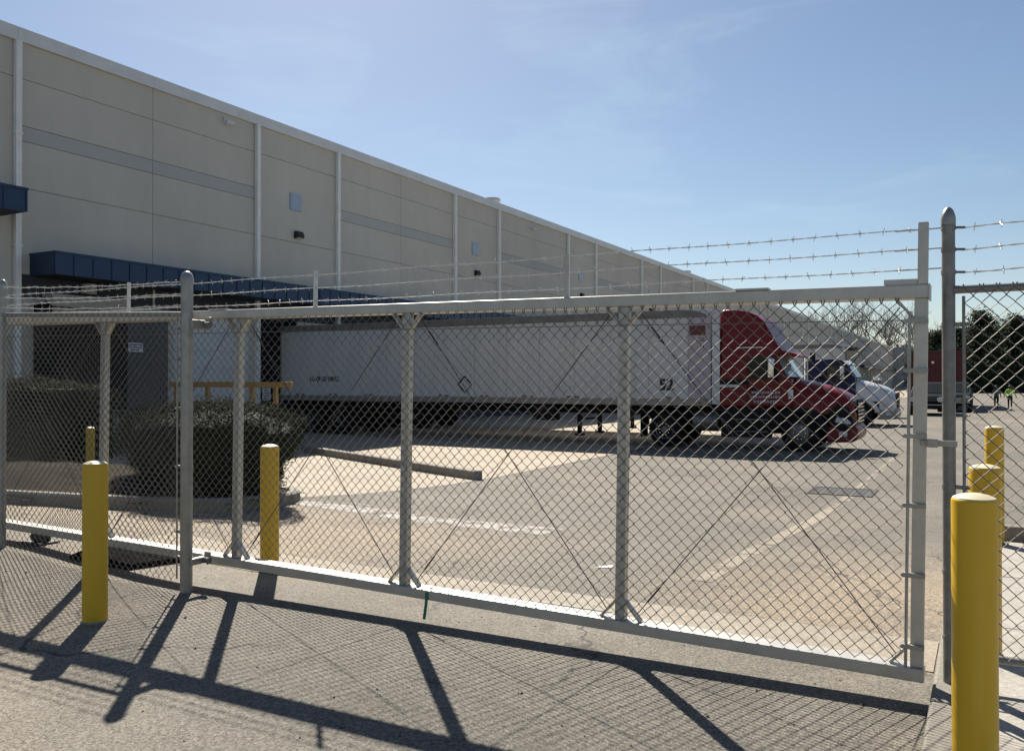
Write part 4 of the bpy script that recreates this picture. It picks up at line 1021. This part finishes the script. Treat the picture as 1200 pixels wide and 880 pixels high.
X, Y = px(1167.5, 60.5); person((X, Y, YARD), 'person in grey top with backpack and dark trousers walking across the yard', R(8), 'grey_top', 0.10, 0.35, True, True)
X, Y = px(1183.5, 60.5); person((X, Y, YARD), 'person in bright yellow-green top and dark trousers walking across the yard', R(-6), 'hivis', -0.12, 0.9, False, False)

# ================================================================= SMALL THINGS ON THE GROUND
z = H(-6.6, 4.9)
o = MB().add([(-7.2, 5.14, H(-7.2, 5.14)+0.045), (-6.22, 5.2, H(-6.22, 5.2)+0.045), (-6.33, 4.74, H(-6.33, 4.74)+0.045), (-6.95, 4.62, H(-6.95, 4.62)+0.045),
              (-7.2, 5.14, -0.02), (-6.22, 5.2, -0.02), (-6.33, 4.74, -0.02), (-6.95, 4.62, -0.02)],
             [(0, 3, 2, 1), (4, 5, 6, 7), (0, 1, 5, 4), (1, 2, 6, 5), (2, 3, 7, 6), (3, 0, 4, 7)]).build('ground_wedge', 'wedge_black', fix=True)  # flat near-black wedge laid over the ground
tag(o, 'dark flat wedge on the ground under the tail of the gate', 'plate')
rd = random.Random(77); mb = MB()
for i in range(420):
    if rd.random() < 0.6: x = rd.uniform(-8, -0.3); y = rd.uniform(2.2, 6.5)
    else: x = rd.uniform(-9, 2); y = rd.uniform(2, 16)
    zz = (0.098 if x > -0.24 and y < 9.4 else H(x, y)); sz = rd.choice((0.006, 0.008, 0.010, 0.014, 0.018))*rd.uniform(0.7, 1.2)
    a = rd.uniform(0, 6.28); c_, s_ = math.cos(a)*sz, math.sin(a)*sz; hh = sz*rd.uniform(0.3, 0.8)
    mb.add([(x+c_, y+s_, zz-0.002), (x-s_*0.7, y+c_*0.7, zz-0.002), (x-c_*0.9, y-s_*0.9, zz-0.002), (x+s_*0.6, y-c_*0.6, zz-0.002), (x+c_*0.2, y, zz+hh)],
           [(0, 1, 4), (1, 2, 4), (2, 3, 4), (3, 0, 4)])
o = mb.build('grit', 'wood', kind='stuff'); tag(o, 'scattered dark grit and leaf litter on the asphalt around the gate', 'litter')
for (x, y, rz) in ((-2.95, 7.0, 0.3),):
    o = MB().add([(-0.07, -0.02, 0.006), (0.06, -0.03, 0.010), (0.075, 0.025, 0.022), (-0.05, 0.03, 0.008), (-0.07, -0.02, 0.003), (0.06, -0.03, 0.007), (0.075, 0.025, 0.019), (-0.05, 0.03, 0.005)],
                 [(0, 1, 2, 3), (7, 6, 5, 4), (0, 4, 5, 1), (1, 5, 6, 2), (2, 6, 7, 3), (3, 7, 4, 0)]).build('paper_scrap', 'ink_white')
    o.location = (x, y, H(x, y)-0.001); o.rotation_euler = (0, 0, rz); tag(o, 'small crumpled white paper scrap on the asphalt behind the gate', 'paper')
